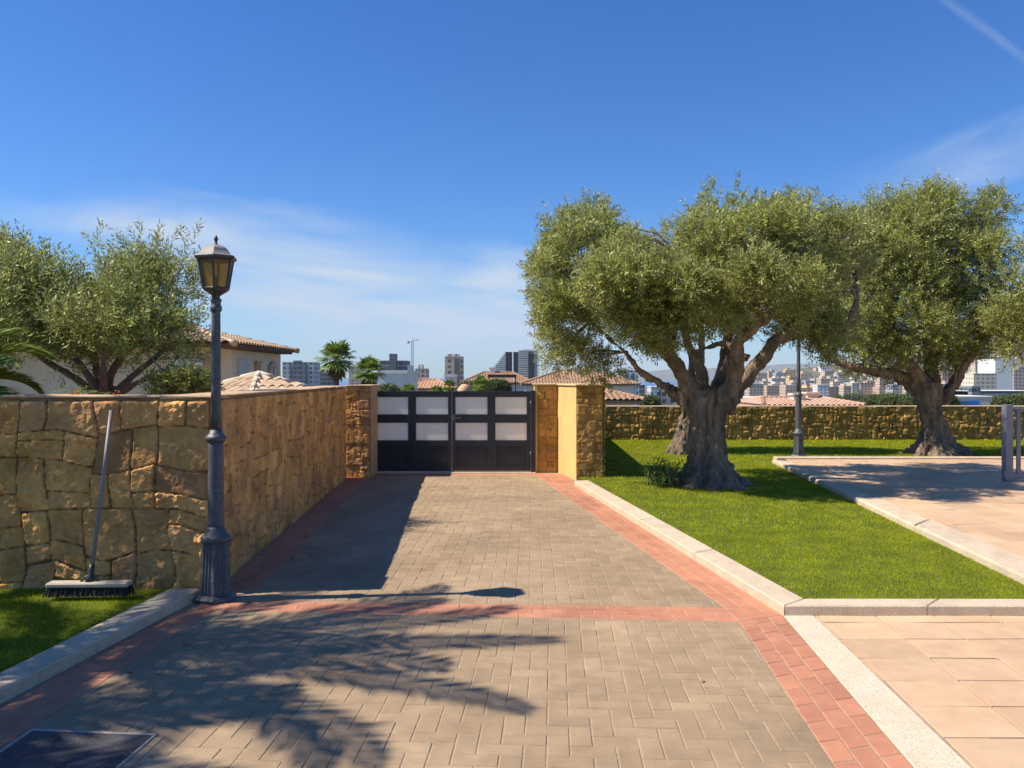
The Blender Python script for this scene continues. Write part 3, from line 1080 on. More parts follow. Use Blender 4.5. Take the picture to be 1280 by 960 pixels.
# ---- metal fence on the far right of the upper terrace
fx, fy = G(1254, 601, Z1)
FEN = M('fence_steel', (.20, .20, .225), .2, 8, .45, metal=.2, spec=.5)
fe = empty('metal_fence', (fx+.06, fy, Z1), 0, 'grey metal bar fence with square end post on the right edge of the upper terrace', 'fence')
MB().box(-.055, .055, -.055, .055, 0, 1.10, .006).build('fence_post', FEN, fe)
mb = MB()
for z in (.06, 1.03):
    mb.box(.056, 2.6, -.02, .02, z, z+.045, .003)
mb.build('rail', FEN, fe)
for k in range(20):
    x = .16+k*.12
    MB().box(x-.03, x+.03, -.012, .012, .105, 1.03, .003).build('bar', FEN, fe)

# ---- boulder on a stub pillar just outside the gate
bo = empty('boundary_post', (-.86, 14.6, -.14), 0, 'rough pale stone cap of a post peeping over the middle of the gate', 'post')
MB().box(-.13, .13, -.13, .13, 0, 1.42, .01).build('shaft', COPE, bo)
bm = MB()
import itertools
n1_, n2_ = 14, 9
vs = []
for i in range(n2_+1):
    for k in range(n1_):
        th = math.pi*i/n2_; a = 2*math.pi*k/n1_
        d = Vector((math.sin(th)*math.cos(a), math.sin(th)*math.sin(a), math.cos(th)))
        r = 1+.25*mnoise.noise(d*2.2+Vector((3, 1, 0)))
        vs.append((d.x*r*.13, d.y*r*.13, 1.50+d.z*r*.12))
bm.add(vs, [(i*n1_+k, (i+1)*n1_+k, (i+1)*n1_+(k+1) % n1_, i*n1_+(k+1) % n1_) for i in range(n2_) for k in range(n1_)])
bm.build('cap_stone', COPE, bo, True)
# ================================================================== TREES AND PLANTS
BARK = M('olive_bark', (.30, .215, .15), .4, 5.0, .95, bump=1.0, bscale=30, stretch=(1, 1, .3), col2=(.105, .078, .055), bdist=.03)
TWIG = M('twig_bark', (.36, .25, .19), .3, 8, .9)
OLIVE = leaf_mat('olive_leaf', (.125, .145, .022), (.45, .48, .115), (.43, .43, .19), trans=.3, rough=.42, clump=.9)
BUSHL = leaf_mat('bush_leaf', (.15, .18, .03), (.48, .52, .14), (.40, .40, .18), trans=.22, rough=.45, clump=1.1)
PALML = leaf_mat('palm_leaf', (.08, .13, .02), (.30, .38, .07), trans=.25, rough=.4, clump=.7)
FARG = leaf_mat('far_leaf', (.06, .085, .025), (.19, .22, .08), trans=.15, rough=.6, clump=.4)


def unit(a):
    return a/(np.linalg.norm(a, axis=-1, keepdims=True)+1e-9)


def rand_dir(n, rng):
    return unit(rng.normal(size=(n, 3)))


def sprigs(P, D, rng, nleaf=12, slen=.14, ll=.062, lw=.016):
    """leafy shoots: P (N,3) roots, D (N,3) directions -> quads"""
    N = len(P)
    s = (np.arange(nleaf)+.6)/nleaf
    ls = slen*(.7+.6*rng.random((N, 1)))
    root = P[:, None]+D[:, None]*(s[None]*ls)[..., None]
    side = unit(np.cross(D, rand_dir(N, rng)))
    side2 = np.cross(D, side)
    ph = rng.random((N, 1))*6.28+np.arange(nleaf)[None]*2.4
    rad = side[:, None]*np.cos(ph)[..., None]+side2[:, None]*np.sin(ph)[..., None]
    sp = .55+.5*rng.random((N, nleaf, 1))
    ax = unit(D[:, None]*(1.15-sp*.6)+rad*sp)
    l = ll*(.65+.7*rng.random((N, nleaf, 1)))
    w = lw*(.75+.5*rng.random((N, nleaf, 1)))
    wd = unit(np.cross(ax, rad+rng.normal(size=ax.shape)*.5))
    up = np.cross(wd, ax)
    v0 = root; v2 = root+ax*l-up*l*.08
    mid = root+ax*l*.52+up*l*.05
    v1 = mid-wd*w*.5; v3 = mid+wd*w*.5
    V = np.stack([v0, v1, v2, v3], 2).reshape(-1, 3)
    return V


def crown(lobes, rng, clump_r=(.22, .4), cover=1.0, dens=60, fill=.35, upb=.25, sprays=0, **kw):
    """lobes: (cx,cy,cz,rx,ry,rz) metres -> leaf vertices and clump centres"""
    Vs, C = [], []
    for (cx, cy, cz, rx, ry, rz) in lobes:
        c = np.array([cx, cy, cz]); r = np.array([rx, ry, rz])
        ar = 4*np.pi*((rx*ry)**1.6/3+(rx*rz)**1.6/3+(ry*rz)**1.6/3)**(1/1.6)
        rm = (clump_r[0]+clump_r[1])/2
        n = max(3, int(cover*ar/(rm*rm*2.2)))
        d = rand_dir(n, rng)
        cc = c+d*r*(.62+.36*rng.random((n, 1)))
        nf = int(n*fill)
        cc = np.concatenate([cc, c+rand_dir(nf, rng)*r*(.15+.5*rng.random((nf, 1)))])
        dd = np.concatenate([d, rand_dir(nf, rng)])
        for k in range(len(cc)):
            cr = clump_r[0]+(clump_r[1]-clump_r[0])*rng.random()
            m = int(dens*(cr/rm)**2*(.6+.7*rng.random()))
            q = rand_dir(m, rng)
            P = cc[k]+q*cr*(.35+.65*rng.random((m, 1)))*np.array([1, 1, .85])
            D = unit(q*.75+dd[k]*.45+np.array([0, 0, upb])+rng.normal(size=(m, 3))*.28)
            Vs.append(sprigs(P, D, rng, **kw))
        C.append(cc)
    if sprays:
        # long shoots that break the outline
        for k in range(sprays):
            l = lobes[rng.integers(len(lobes))]
            d = rand_dir(1, rng)[0]; d[2] = abs(d[2])*.9+.15; d = d/np.linalg.norm(d)
            p = np.array(l[:3])+d*np.array(l[3:6])*.95
            g_ = unit(d*.6+np.array([0, 0, .75])+rng.normal(size=3)*.3)
            m = rng.integers(2, 5)
            P = p+g_[None]*np.arange(m)[:, None]*.075*kw.get('slen', .14)/.14+rng.normal(size=(m, 3))*.012
            Vs.append(sprigs(P, unit(g_[None]+rng.normal(size=(m, 3))*.22), rng, **kw))
    return np.concatenate(Vs), np.concatenate(C)


def leaf_mesh(name, V, mat, parent):
    return np_mesh(name, V, np.arange(len(V)).reshape(-1, 4), mat, parent)


def limb_path(pts, rng, n=9, wob=.05):
    """smooth wobbly polyline through pts: list of (Vector, radius)"""
    P = [Vector(p) for p, _ in pts]; Rr = [r for _, r in pts]
    out, rad = [], []
    for i in range(len(P)-1):
        a = P[max(i-1, 0)]; b_ = P[i]; c = P[i+1]; d = P[min(i+2, len(P)-1)]
        for k in range(n):
            t = k/n
            p = .5*((2*b_)+(c-a)*t+(2*a-5*b_+4*c-d)*t*t+(3*b_-a-3*c+d)*t**3)
            w = Vector((mnoise.noise(p*2.1), mnoise.noise(p*2.1+Vector((7, 0, 0))), mnoise.noise(p*2.1+Vector((0, 9, 0)))))*wob
            out.append(p+w); rad.append(Rr[i]+(Rr[i+1]-Rr[i])*t)
    out.append(P[-1]); rad.append(Rr[-1])
    return out, rad


def gnarled(name, parent, trunk_prof, limbs, seed, mat=BARK, voxel=.022, amp=.05, roots=7):
    """trunk: list of (z, radius, dx, dy); fused with its limbs, then ridged"""
    rng = random.Random(seed)
    mb = MB(); n = 40; b0 = 0
    for (z, r, dx, dy) in trunk_prof:
        for k in range(n):
            a = 2*math.pi*k/n
            fl = max(0, 1-z/.55)
            rt = (.5+.5*math.cos(a*roots+1.3*mnoise.noise(Vector((math.cos(a), math.sin(a), seed)))*3))**1.5
            rr = r*(1+.50*fl*fl*rt+.16*mnoise.noise(Vector((math.cos(a)*1.7, math.sin(a)*1.7, z*.7+seed))) +
                    .10*math.sin(a*9+z*1.6+seed))
            mb.v.append((dx+rr*math.cos(a), dy+rr*math.sin(a), z))
    L_ = len(trunk_prof)
    for i in range(L_-1):
        for k in range(n):
            j = (k+1) % n
            mb.f.append((i*n+k, i*n+j, (i+1)*n+j, (i+1)*n+k))
    mb.f.append(tuple(range(n))[::-1]); mb.f.append(tuple((L_-1)*n+k for k in range(n)))
    for l in limbs:
        p, r = limb_path(l, rng)
        mb.tube(p, r, 12)
    me = bpy.data.meshes.new('tmp'); me.from_pydata(mb.v, [], mb.f); me.update()
    ob = bpy.data.objects.new('tmp', me); COL.objects.link(ob)
    md = ob.modifiers.new('r', 'REMESH'); md.mode = 'VOXEL'; md.voxel_size = voxel
    dg = bpy.context.evaluated_depsgraph_get()
    me2 = bpy.data.meshes.new_from_object(ob.evaluated_get(dg))
    bpy.data.objects.remove(ob)
    co = np.empty(len(me2.vertices)*3, np.float32); me2.vertices.foreach_get('co', co); co = co.reshape(-1, 3)
    no = np.empty(len(me2.vertices)*3, np.float32); me2.vertex_normals.foreach_get('vector', no); no = no.reshape(-1, 3)
    d = np.empty(len(co))
    for i in range(len(co)):
        p = Vector(co[i])
        s = Vector((p.x*7.5, p.y*7.5, p.z*1.7))
        v = 1-abs(mnoise.noise(s+Vector((seed, 0, 0))))*2.1
        v2 = 1-abs(mnoise.noise(s*2.6+Vector((0, seed, 0))))*2
        d[i] = v*.62+v2*.38
    rad = np.hypot(co[:, 0], co[:, 1])
    fall = np.where(co[:, 2] < trunk_prof[-1][0]+.15, 1.0, .45)
    co2 = co+no*(d-.6)[:, None]*amp*1.9*fall[:, None]
    me2.vertices.foreach_set('co', co2.astype(np.float32).ravel())
    me2.name = name
    me2.update()
    me2.materials.clear()
    return link(name, me2, mat, parent, True)


def twig_mesh(name, parent, starts, ends, rng, mat=TWIG, r0=.02, r1=.004, sag=.1):
    mb = MB()
    for p, q in zip(starts, ends):
        p = Vector(p); q = Vector(q); d = q-p
        m1 = p+d*.35+Vector((rng.gauss(0, .07), rng.gauss(0, .07), rng.gauss(sag*.3, .05)))*d.length
        m2 = p+d*.7+Vector((rng.gauss(0, .06), rng.gauss(0, .06), rng.gauss(sag*.3, .05)))*d.length
        mb.tube([p, m1, m2, q], [r0, r0*.7+r1*.3, r0*.35+r1*.65, r1], 5, cap=False)
    return mb.build(name, mat, parent, True)


def tree(name, base, Y, lobes_px, limbs_px, trunk_prof, label, cat, group, seed, z0=0.0, mat=OLIVE, voxel=.022, amp=.05,
         ckw=None, twigs=120, bark=BARK, twig_r=.02, roots=7):
    rng = np.random.default_rng(seed); pr_ = random.Random(seed)
    t = empty(name, (base[0], base[1], z0), 0, label, cat, group)
    o = np.array([base[0], base[1], z0])
    def L3(px, py, dy):
        return np.array(PD(px, py, Y+dy))-o
    limbs = []
    for l in limbs_px:
        limbs.append([(tuple(L3(px, py, dy)), r) for (px, py, dy, r) in l])
    gnarled('trunk', t, trunk_prof, limbs, seed, bark, voxel, amp, roots)
    lob = []
    for (px, py, dy, rx, ry, rz) in lobes_px:
        c = L3(px, py, dy); k = (Y+dy)/F
        lob.append((*c, rx*k, rz, ry*k))
    V, C = crown(lob, rng, **(ckw or {}))
    leaf_mesh('crown', V, mat, t)
    # thin branches from limb ends into the clumps
    nodes = []
    for l in limbs:
        for p, r in l[1:]:
            nodes.append(p)
    nodes = np.array(nodes)
    pick = rng.choice(len(C), min(twigs, len(C)), replace=False)
    st = []
    for c in C[pick]:
        dd = np.linalg.norm(nodes-c, axis=1)+.3*rng.random(len(nodes))
        st.append(nodes[np.argmin(dd)])
    twig_mesh('branches', t, st, C[pick], pr_, TWIG if bark is not BARK else BARK, twig_r, .004)
    return t


# ---- the big olive beside the driveway
OG = 'old olive trees on the lawn'
B1 = G(885, 604, LZ)
tree('olive_tree', B1, 11.7,
     [(720, 312, .0, 40, 46, .7), (696, 365, -.2, 30, 50, .7), (716, 425, -.2, 34, 30, .55), (742, 455, .2, 22, 16, .35), (778, 352, -1.0, 48, 46, .8),
      (742, 275, .4, 30, 20, .5), (826, 352, -.9, 44, 32, .7), (790, 395, -.8, 46, 30, .6), (845, 375, -1.3, 50, 34, .6), (838, 405, -.9, 30, 20, .4),
      (896, 308, -.4, 40, 46, .8), (912, 268, .3, 36, 26, .5), (958, 312, -.7, 42, 48, .8), (1002, 275, .2, 30, 32, .6), (930, 360, -1.5, 44, 32, .6), (905, 395, -1.0, 30, 18, .4),
      (1010, 340, -.3, 48, 50, .8), (1005, 415, -.3, 36, 32, .5), (1045, 312, .5, 32, 42, .6), (1050, 420, .4, 32, 26, .5),
      (960, 385, .9, 50, 26, .6), (885, 350, 1.3, 50, 34, .5), (770, 335, 1.1, 40, 40, .5), (980, 315, 1.4, 48, 44, .5), (990, 365, -1.2, 36, 28, .5)],
     [[(872, 505, .05, .17), (852, 470, -.2, .12), (832, 438, -.4, .085), (800, 400, -.6, .05), (790, 360, -.7, .03)],
      [(868, 510, .0, .14), (835, 485, .0, .075), (806, 468, -.1, .05), (780, 440, -.1, .035), (740, 400, 0, .02)],
      [(884, 500, .1, .13), (874, 460, .2, .08), (860, 425, .4, .06), (850, 380, .5, .045), (850, 320, .4, .03)],
      [(898, 505, -.1, .15), (921, 468, -.4, .105), (926, 425, -.75, .085), (955, 400, -.95, .07), (985, 375, -1.0, .04)],
      [(903, 510, .1, .15), (938, 468, .0, .105), (968, 430, -.2, .09), (1000, 395, -.2, .06), (1010, 330, .0, .03)],
      [(968, 430, -.2, .07), (1018, 410, -.25, .062), (1058, 405, -.25, .055), (1069, 365, -.2, .045), (1066, 310, .2, .025)],
      [(895, 495, .3, .13), (905, 450, .6, .08), (910, 390, .7, .05), (905, 300, .5, .03)],
      [(935, 448, .3, .06), (905, 430, .5, .045), (870, 440, .7, .03)]],
     [(-.06, .46, .0, 0), (.06, .42, .0, 0), (.2, .33, .0, 0), (.45, .25, 0, 0), (.75, .235, -.02, 0), (1.0, .265, -.03, .0), (1.2, .29, -.0, .03), (1.38, .24, .03, .03)],
     'largest gnarled olive tree, on the lawn beside the driveway kerb', 'olive tree', OG, 3, LZ-.02, twigs=260,
     ckw=dict(dens=44, cover=.52, ll=.066, lw=.0175, nleaf=12, clump_r=(.13, .30), slen=.16, upb=.35, fill=.06, sprays=55))

# ---- second olive by the far wall
B2 = G(1168, 567, LZ)
tree('olive_tree', B2, 16.4,
     [(1160, 280, .0, 52, 44, .9), (1105, 300, -.2, 56, 50, 1.0), (1212, 292, .2, 30, 26, .6), (1195, 330, -.4, 50, 45, .9), (1120, 360, -.5, 60, 48, .9),
      (1075, 395, -.2, 52, 46, .8), (1140, 410, -.6, 60, 42, .8), (1200, 405, -.2, 55, 46, .9), (1235, 395, .2, 34, 46, .7), (1160, 320, .9, 70, 60, .8),
      (1090, 440, .1, 44, 26, .6), (1190, 440, -.2, 45, 24, .6), (1148, 258, .2, 30, 22, .5), (1060, 350, .4, 45, 50, .8), (1092, 290, .3, 34, 36, .6), (1066, 300, .6, 30, 34, .5), (1240, 262, .1, 12, 8, .2)],
     [[(1152, 488, .0, .19), (1122, 470, -.1, .13), (1080, 462, -.2, .09), (1040, 448, -.2, .07), (1020, 420, -.1, .04)],
      [(1158, 485, -.1, .16), (1135, 455, -.4, .12), (1118, 420, -.5, .08), (1110, 370, -.3, .04)],
      [(1165, 485, .1, .15), (1162, 450, .1, .12), (1160, 410, .2, .08), (1165, 330, .1, .05)],
      [(1170, 502, .0, .15), (1193, 480, -.1, .11), (1205, 455, -.2, .10), (1225, 425, .0, .06), (1230, 380, .1, .03)],
      [(1162, 450, .3, .1), (1185, 410, .6, .07), (1190, 330, .6, .04)]],
     [(-.06, .50, .1, 0), (.08, .45, .08, 0), (.25, .32, .05, 0), (.5, .225, 0, 0), (.9, .195, -.08, 0), (1.2, .235, -.14, .0), (1.36, .25, -.16, .0), (1.48, .19, -.14, 0)],
     'olive tree with dark spreading trunk between the far wall and the upper terrace', 'olive tree', OG, 8, LZ-.02, twigs=170, voxel=.028,
     ckw=dict(dens=42, cover=.54, fill=.06, sprays=50, ll=.075, lw=.021, nleaf=11, clump_r=(.18, .42), slen=.2, upb=.35))

# ---- third olive, mostly behind the first
B3 = G(853, 566, LZ)
tree('olive_tree', B3, 16.6,
     [(790, 380, .2, 45, 40, .8), (850, 340, .2, 60, 50, .9), (900, 370, .1, 50, 45, .8), (830, 415, .2, 40, 22, .6)],
     [[(862, 500, 0, .12), (850, 465, 0, .09), (820, 430, .1, .06), (795, 390, .1, .03)],
      [(866, 500, 0, .12), (875, 460, 0, .08), (880, 400, .1, .05), (890, 350, .1, .03)],
      [(863, 505, .1, .1), (862, 450, .3, .07), (850, 360, .3, .04)]],
     [(-.06, .19, -.05, 0), (.1, .18, -.05, 0), (.3, .16, .0, 0), (.6, .14, .06, 0), (.95, .12, .16, .0), (1.15, .10, .2, 0)],
     'slim olive tree with twisted pale trunk half hidden behind the largest olive', 'olive tree', OG, 12, LZ-.02, twigs=70, voxel=.024, roots=4,
     ckw=dict(dens=40, cover=.7, ll=.075, lw=.021, nleaf=11, clump_r=(.18, .42), slen=.2, upb=.35))

# ---- fourth olive, its crown reaching in from the right edge
B4 = (11.6, 16.6)
tree('olive_tree', B4, 16.6,
     [(1258, 368, -1.9, 34, 34, .7), (1318, 350, -1.6, 60, 56, 1.0), (1275, 412, -2.0, 38, 24, .7), (1345, 410, -1.0, 50, 40, .9), (1380, 350, .2, 50, 60, .9), (1310, 415, -.3, 46, 30, .7)],
     [[(1340, 500, 0, .2), (1325, 465, -.1, .12), (1290, 430, 0, .07), (1275, 385, 0, .03)],
      [(1345, 500, 0, .2), (1355, 460, .1, .12), (1370, 400, .1, .06)], [(1342, 495, 0, .16), (1340, 440, .2, .1), (1330, 370, .2, .05)]],
     [(-.06, .5, 0, 0), (.1, .45, 0, 0), (.4, .33, 0, 0), (.9, .29, .0, 0), (1.2, .3, 0, .0), (1.35, .24, 0, 0)],
     'olive tree whose crown reaches into the picture at the right edge', 'olive tree', OG, 19, LZ-.02, twigs=80, voxel=.03,
     ckw=dict(dens=42, cover=.54, fill=.06, sprays=60, ll=.075, lw=.021, nleaf=11, clump_r=(.18, .42), slen=.2, upb=.35))

# ---- bushy tree behind the left wall
BL = PD(128, 520, 8.0)
BBARK = M('bush_bark', (.26, .175, .13), .3, 6, .95, bump=.6, bscale=40, stretch=(1, 1, .4))
tree('bushy_tree', (BL[0], BL[1]), 8.0,
     [(40, 378, .0, 48, 42, .6), (105, 410, -.3, 54, 34, .5), (165, 372, .2, 34, 36, .5), (205, 375, .4, 22, 30, .4), (200, 418, -.1, 34, 30, .4), (118, 375, .3, 36, 24, .4),
      (25, 348, .4, 28, 22, .4), (60, 435, -.1, 50, 24, .4), (182, 340, .3, 16, 22, .25), (-30, 400, .2, 60, 56, .8), (216, 438, .1, 16, 18, .2), (-20, 345, .3, 36, 28, .5), (222, 345, .6, 12, 18, .2), (150, 425, .1, 50, 26, .4), (90, 385, .2, 40, 30, .4)],
     [[(128, 500, 0, .05), (110, 470, -.1, .04), (85, 440, -.1, .03), (60, 400, 0, .02), (40, 340, 0, .012)],
      [(130, 500, 0, .05), (140, 465, 0, .04), (165, 430, 0, .03), (180, 380, .1, .02), (183, 335, .2, .01)],
      [(132, 498, .05, .05), (165, 470, 0, .035), (200, 440, 0, .025), (215, 400, 0, .015), (222, 345, .2, .01)],
      [(126, 500, .1, .05), (118, 450, .2, .035), (110, 400, .2, .025), (112, 340, .2, .012)],
      [(124, 500, .1, .05), (80, 465, .2, .035), (30, 430, .2, .025), (-20, 380, .2, .015)],
      [(134, 500, -.1, .04), (170, 480, -.2, .03), (205, 465, -.2, .02), (222, 445, -.1, .01)],
      [(130, 500, -.1, .045), (130, 450, -.3, .03), (120, 410, -.3, .02)]],
     [(0, .11, 0, 0), (.3, .1, 0, 0), (.7, .09, 0, 0), (1.0, .09, 0, 0), (1.25, .09, 0, 0), (1.4, .07, 0, 0)],
     'bushy grey green tree with thin reddish stems rising behind the left stone wall', 'tree', None, 23, -.14, BUSHL, .02, .012,
     ckw=dict(dens=32, cover=.78, ll=.06, lw=.014, nleaf=14, slen=.22, clump_r=(.16, .3), upb=.9, fill=.15, sprays=70), twigs=620, bark=BBARK, twig_r=.010, roots=3)


# ---- feather palm leaves
def frond(mb, o, az, elev, length, droop, rng, n=58, ll=.34, lw=.042):
    o = Vector(o); d = Vector((math.cos(az), math.sin(az), 0)); up = Vector((0, 0, 1))
    sd = d.cross(up)
    pts = []
    for k in range(n+1):
        s = k/n
        a = elev-droop*s*s
        if k == 0:
            p = o.copy()
        else:
            p = pts[-1]+(d*math.cos(a)+up*math.sin(a))*(length/n)
        pts.append(p)
    mb.tube(pts[::4]+[pts[-1]], [.016*(1-i/(len(pts[::4])))+.003 for i in range(len(pts[::4])+1)], 5)
    for k in range(6, n):
        s = k/n
        t = (pts[k+1]-pts[k]).normalized()
        nrm = sd.cross(t).normalized()
        l = ll*(math.sin(math.pi*min(1, .12+s*.86))**.6)*rng.uniform(.85, 1.1)
        for sg in (-1, 1):
            dirv = (t*rng.uniform(.75, 1.0)+sd*sg*.75+nrm*rng.uniform(.1, .4)).normalized()
            q = pts[k]; m = q+dirv*l*.5+nrm*.012; e_ = q+dirv*l-up*l*.12
            wv = t*lw*.5
            mb.add([q-wv*.5, m-wv, e_, m+wv, q+wv*.5], [(0, 1, 2, 3, 4)])


def feather_palm(loc, h, nf, length, label, seed, elev=(.2, 1.25), trunk_r=.13, group=None, az=None):
    rng = random.Random(seed)
    t = empty('palm_tree', loc, 0, label, 'palm tree', group)
    mb = MB()
    prof = []
    k = 0; z = 0
    while z < h:
        prof += [(trunk_r*1.08, z), (trunk_r*.92, z+.05)]; z += .07
    mb.lathe(prof, 14); mb.build('trunk', M('palm_trunk', (.17, .125, .085), .3, 10, .95, bump=.6, bscale=30), t, False)
    mb = MB()
    for k in range(nf):
        a = k*2.39996+rng.uniform(-.2, .2); s = (k+.5)/nf
        if az and not any(abs((a-z_+math.pi) % (2*math.pi)-math.pi) < w_ for z_, w_ in az):
            continue
        frond(mb, (.05*math.cos(a), .05*math.sin(a), h-.05), a, elev[1]+(elev[0]-elev[1])*s, length*rng.uniform(.85, 1.1), rng.uniform(1.0, 1.5), rng)
    mb.build('fronds', PALML, t)
    return t


feather_palm((-5.75, 4.4, -.14), 3.9, 24, 2.3, 'tall feather palm standing left of the lawn, its fronds shading the paving', 5)
feather_palm((-5.95, 3.3, -.14), 3.3, 20, 2.1, 'unseen feather palm of middle height, added left of the lawn to shade the paving', 15)  # extra out-of-view palm, put in to fill the shade over the near-left paving
feather_palm((-4.8, 6.5, -.14), 1.62, 26, .95, 'small feather palm with fine fronds at the left end of the stone wall', 9, elev=(.1, 1.2), trunk_r=.1)


# ---- fan palms beyond the walls
def fan_leaf(mb, o, dirv, size, rng, n=13):
    dirv = Vector(dirv).normalized()
    sd = dirv.cross(Vector((0, 0, 1)))
    if sd.length < .1:
        sd = Vector((1, 0, 0))
    sd.normalize(); nr = sd.cross(dirv)
    pet = Vector(o)+dirv*size*.8
    mb.tube([o, pet], size*.02, 4, cap=False)
    for k in range(n):
        a = (k/(n-1)-.5)*3.6
        d = dirv*math.cos(a)+sd*math.sin(a)+nr*rng.uniform(-.08, .08)
        l = size*(.75+.25*math.cos(a))*rng.uniform(.85, 1.05)
        w = dirv*-math.sin(a)+sd*math.cos(a)
        m = pet+d*l*.55
        mb.add([pet, m-w*l*.085, pet+d*l+Vector((0, 0, -l*.22)), m+w*l*.085], [(0, 1, 2, 3)])


def fan_palm(px, py, Y, rad_px, label, seed, skirt=True, group='fan palms beyond the walls'):
    rng = random.Random(seed)
    c = PD(px, py, Y); gz = float(terrain(c[0], c[1]))
    size = rad_px/F*Y*.62
    t = empty('fan_palm', (c[0], c[1], gz), 0, label, 'palm tree', group)
    hz = c[2]-gz
    MB().lathe([(size*.22, 0), (size*.17, hz*.5), (size*.19, hz-size*.2)], 10).build('trunk', M('palm_trunk', (.17, .125, .085), .3, 4, .95), t, True)
    mb = MB()
    for k in range(46):
        s = (k+.5)/46; a = k*2.39996
        el = 1.35-2.0*s+rng.uniform(-.15, .15)
        fan_leaf(mb, (0, 0, hz), (math.cos(a)*math.cos(el), math.sin(a)*math.cos(el), math.sin(el)), size*rng.uniform(.85, 1.1), rng)
    mb.build('crown', PALML, t)
    if skirt:
        mb = MB()
        for k in range(26):
            a = k*2.39996
            el = rng.uniform(-1.45, -.95)
            fan_leaf(mb, (0, 0, hz-size*.15), (math.cos(a)*math.cos(el), math.sin(a)*math.cos(el), math.sin(el)), size*rng.uniform(.7, .9), rng, 9)
        mb.build('dead_leaves', M('dry_palm_leaf', (.20, .13, .06), .3, 3, .9), t)
    return t


fan_palm(421, 449, 46, 27, 'tallest fan palm with a brown skirt of dead leaves left of the gate', 1)
fan_palm(461, 465, 40, 23, 'bright green fan palm just left of the white cube house', 2)
fan_palm(601, 483, 50, 15, 'small fan palm in front of the brown roofed villa', 3, False)
fan_palm(511, 490, 36, 12, 'low fan palm peeping over the gate beneath the white cube house', 4, False)
fan_palm(546, 492, 36, 13, 'low fan palm peeping over the gate beneath the orange roofed house', 5, False)
fan_palm(562, 484, 48, 11, 'low fan palm left of the gate cap stone under the beige tower', 6, False)


# ---- bushes
def bush(name, px, py, Y, rx, ry, label, seed, mat=FARG, dens=40, ll=.12, lw=.05, cat='bush', group=None, zb=None):
    rng = np.random.default_rng(seed)
    c = PD(px, py, Y); gz = float(terrain(c[0], c[1])) if zb is None else zb
    t = empty(name, (c[0], c[1], gz), 0, label, cat, group)
    k = Y/F; rm = max(.12, min(rx, ry)*k*.4)
    lob = [(0, 0, c[2]-gz, rx*k*.75, rx*k*.7, ry*k*.8), (-rx*k*.45, 0, c[2]-gz-ry*k*.2, rx*k*.5, rx*k*.5, ry*k*.6), (rx*k*.45, .1, c[2]-gz-ry*k*.25, rx*k*.5, rx*k*.5, ry*k*.6)]
    V, C = crown(lob, rng, clump_r=(rm*.7, rm*1.2), dens=dens, ll=ll, lw=lw, nleaf=8, slen=ll*2, fill=.5)
    leaf_mesh('foliage', V, mat, t)
    h = c[2]-gz
    mb = MB()
    for i in range(5):
        a = i*1.3
        mb.tube([(0.02*i, 0, 0), (math.cos(a)*rx*k*.2, math.sin(a)*rx*k*.2, h*.6), (math.cos(a)*rx*k*.5, math.sin(a)*rx*k*.5, h)], [.03+.012*h, .02+.006*h, .008], 5)
    mb.build('stem', TWIG, t)
    return t


bush('bush', 228, 480, 7.6, 34, 12, 'small dark leaved shrub behind the wall left of the street lamp', 3, BUSHL, 30, .05, .014)
# orange flowers at the wall head
fl = empty('flowering_plant', (-3.34, 6.15, WH), 0, 'small trailing plant with orange flowers on top of the left wall', 'plant')
mb = MB(); rng = random.Random(2)
for i in range(46):
    x, y, z = rng.gauss(0, .10), rng.uniform(-.05, .15), abs(rng.gauss(.03, .02))
    for k in range(3):
        a = rng.uniform(0, 6.28); l = .035
        mb.add([(x, y, z), (x+math.cos(a)*l*.5-.006, y+math.sin(a)*l*.5, z+.012), (x+math.cos(a)*l, y+math.sin(a)*l, z+.01), (x+math.cos(a)*l*.5+.006, y+math.sin(a)*l*.5, z+.012)], [(0, 1, 2, 3)])
mb.build('leaves', PALML, fl)
PETAL = M('orange_petal', (.75, .27, .02), .1, 20, .6)
mb = MB()
for (x, s) in ((-.02, 1), (0.015, .9), (.30, .7)):
    mb = MB()
    for i in range(9):
        a = i*.7; l = .028*s
        cx_, cz_ = x+rng.gauss(0, .012), .035+rng.gauss(0, .01)
        mb.add([(cx_, 0, cz_), (cx_+math.cos(a)*l*.5, -.01, cz_+math.sin(a)*l*.5+.006), (cx_+math.cos(a)*l, -.02, cz_+math.sin(a)*l), (cx_+math.cos(a)*l*.5+.008, -.01, cz_+math.sin(a)*l*.5-.006)], [(0, 1, 2, 3)])
    mb.build('flower', PETAL, fl)

# root suckers at the foot of the big olive
su = empty('root_suckers', (*G(832, 606, LZ), LZ-.01), 0, 'bright green leafy shoots sprouting at the foot of the largest olive', 'plant')
rg = np.random.default_rng(5)
P = np.stack([rg.normal(0, .13, 70), rg.normal(0, .12, 70), rg.random(70)*.02], -1)
D = unit(np.stack([rg.normal(0, .35, 70), rg.normal(0, .3, 70), np.ones(70)], -1))
V = sprigs(P, D, rg, nleaf=16, slen=.30, ll=.06, lw=.018)
leaf_mesh('leaves', V, leaf_mat('sucker_leaf', (.07, .12, .02), (.2, .29, .07), trans=.3), su)
mb = MB()
for p, d in zip(P[::2], D[::2]):
    mb.tube([tuple(p), tuple(p+d*.28)], [.004, .002], 4, cap=False)
mb.build('stem', TWIG, su)

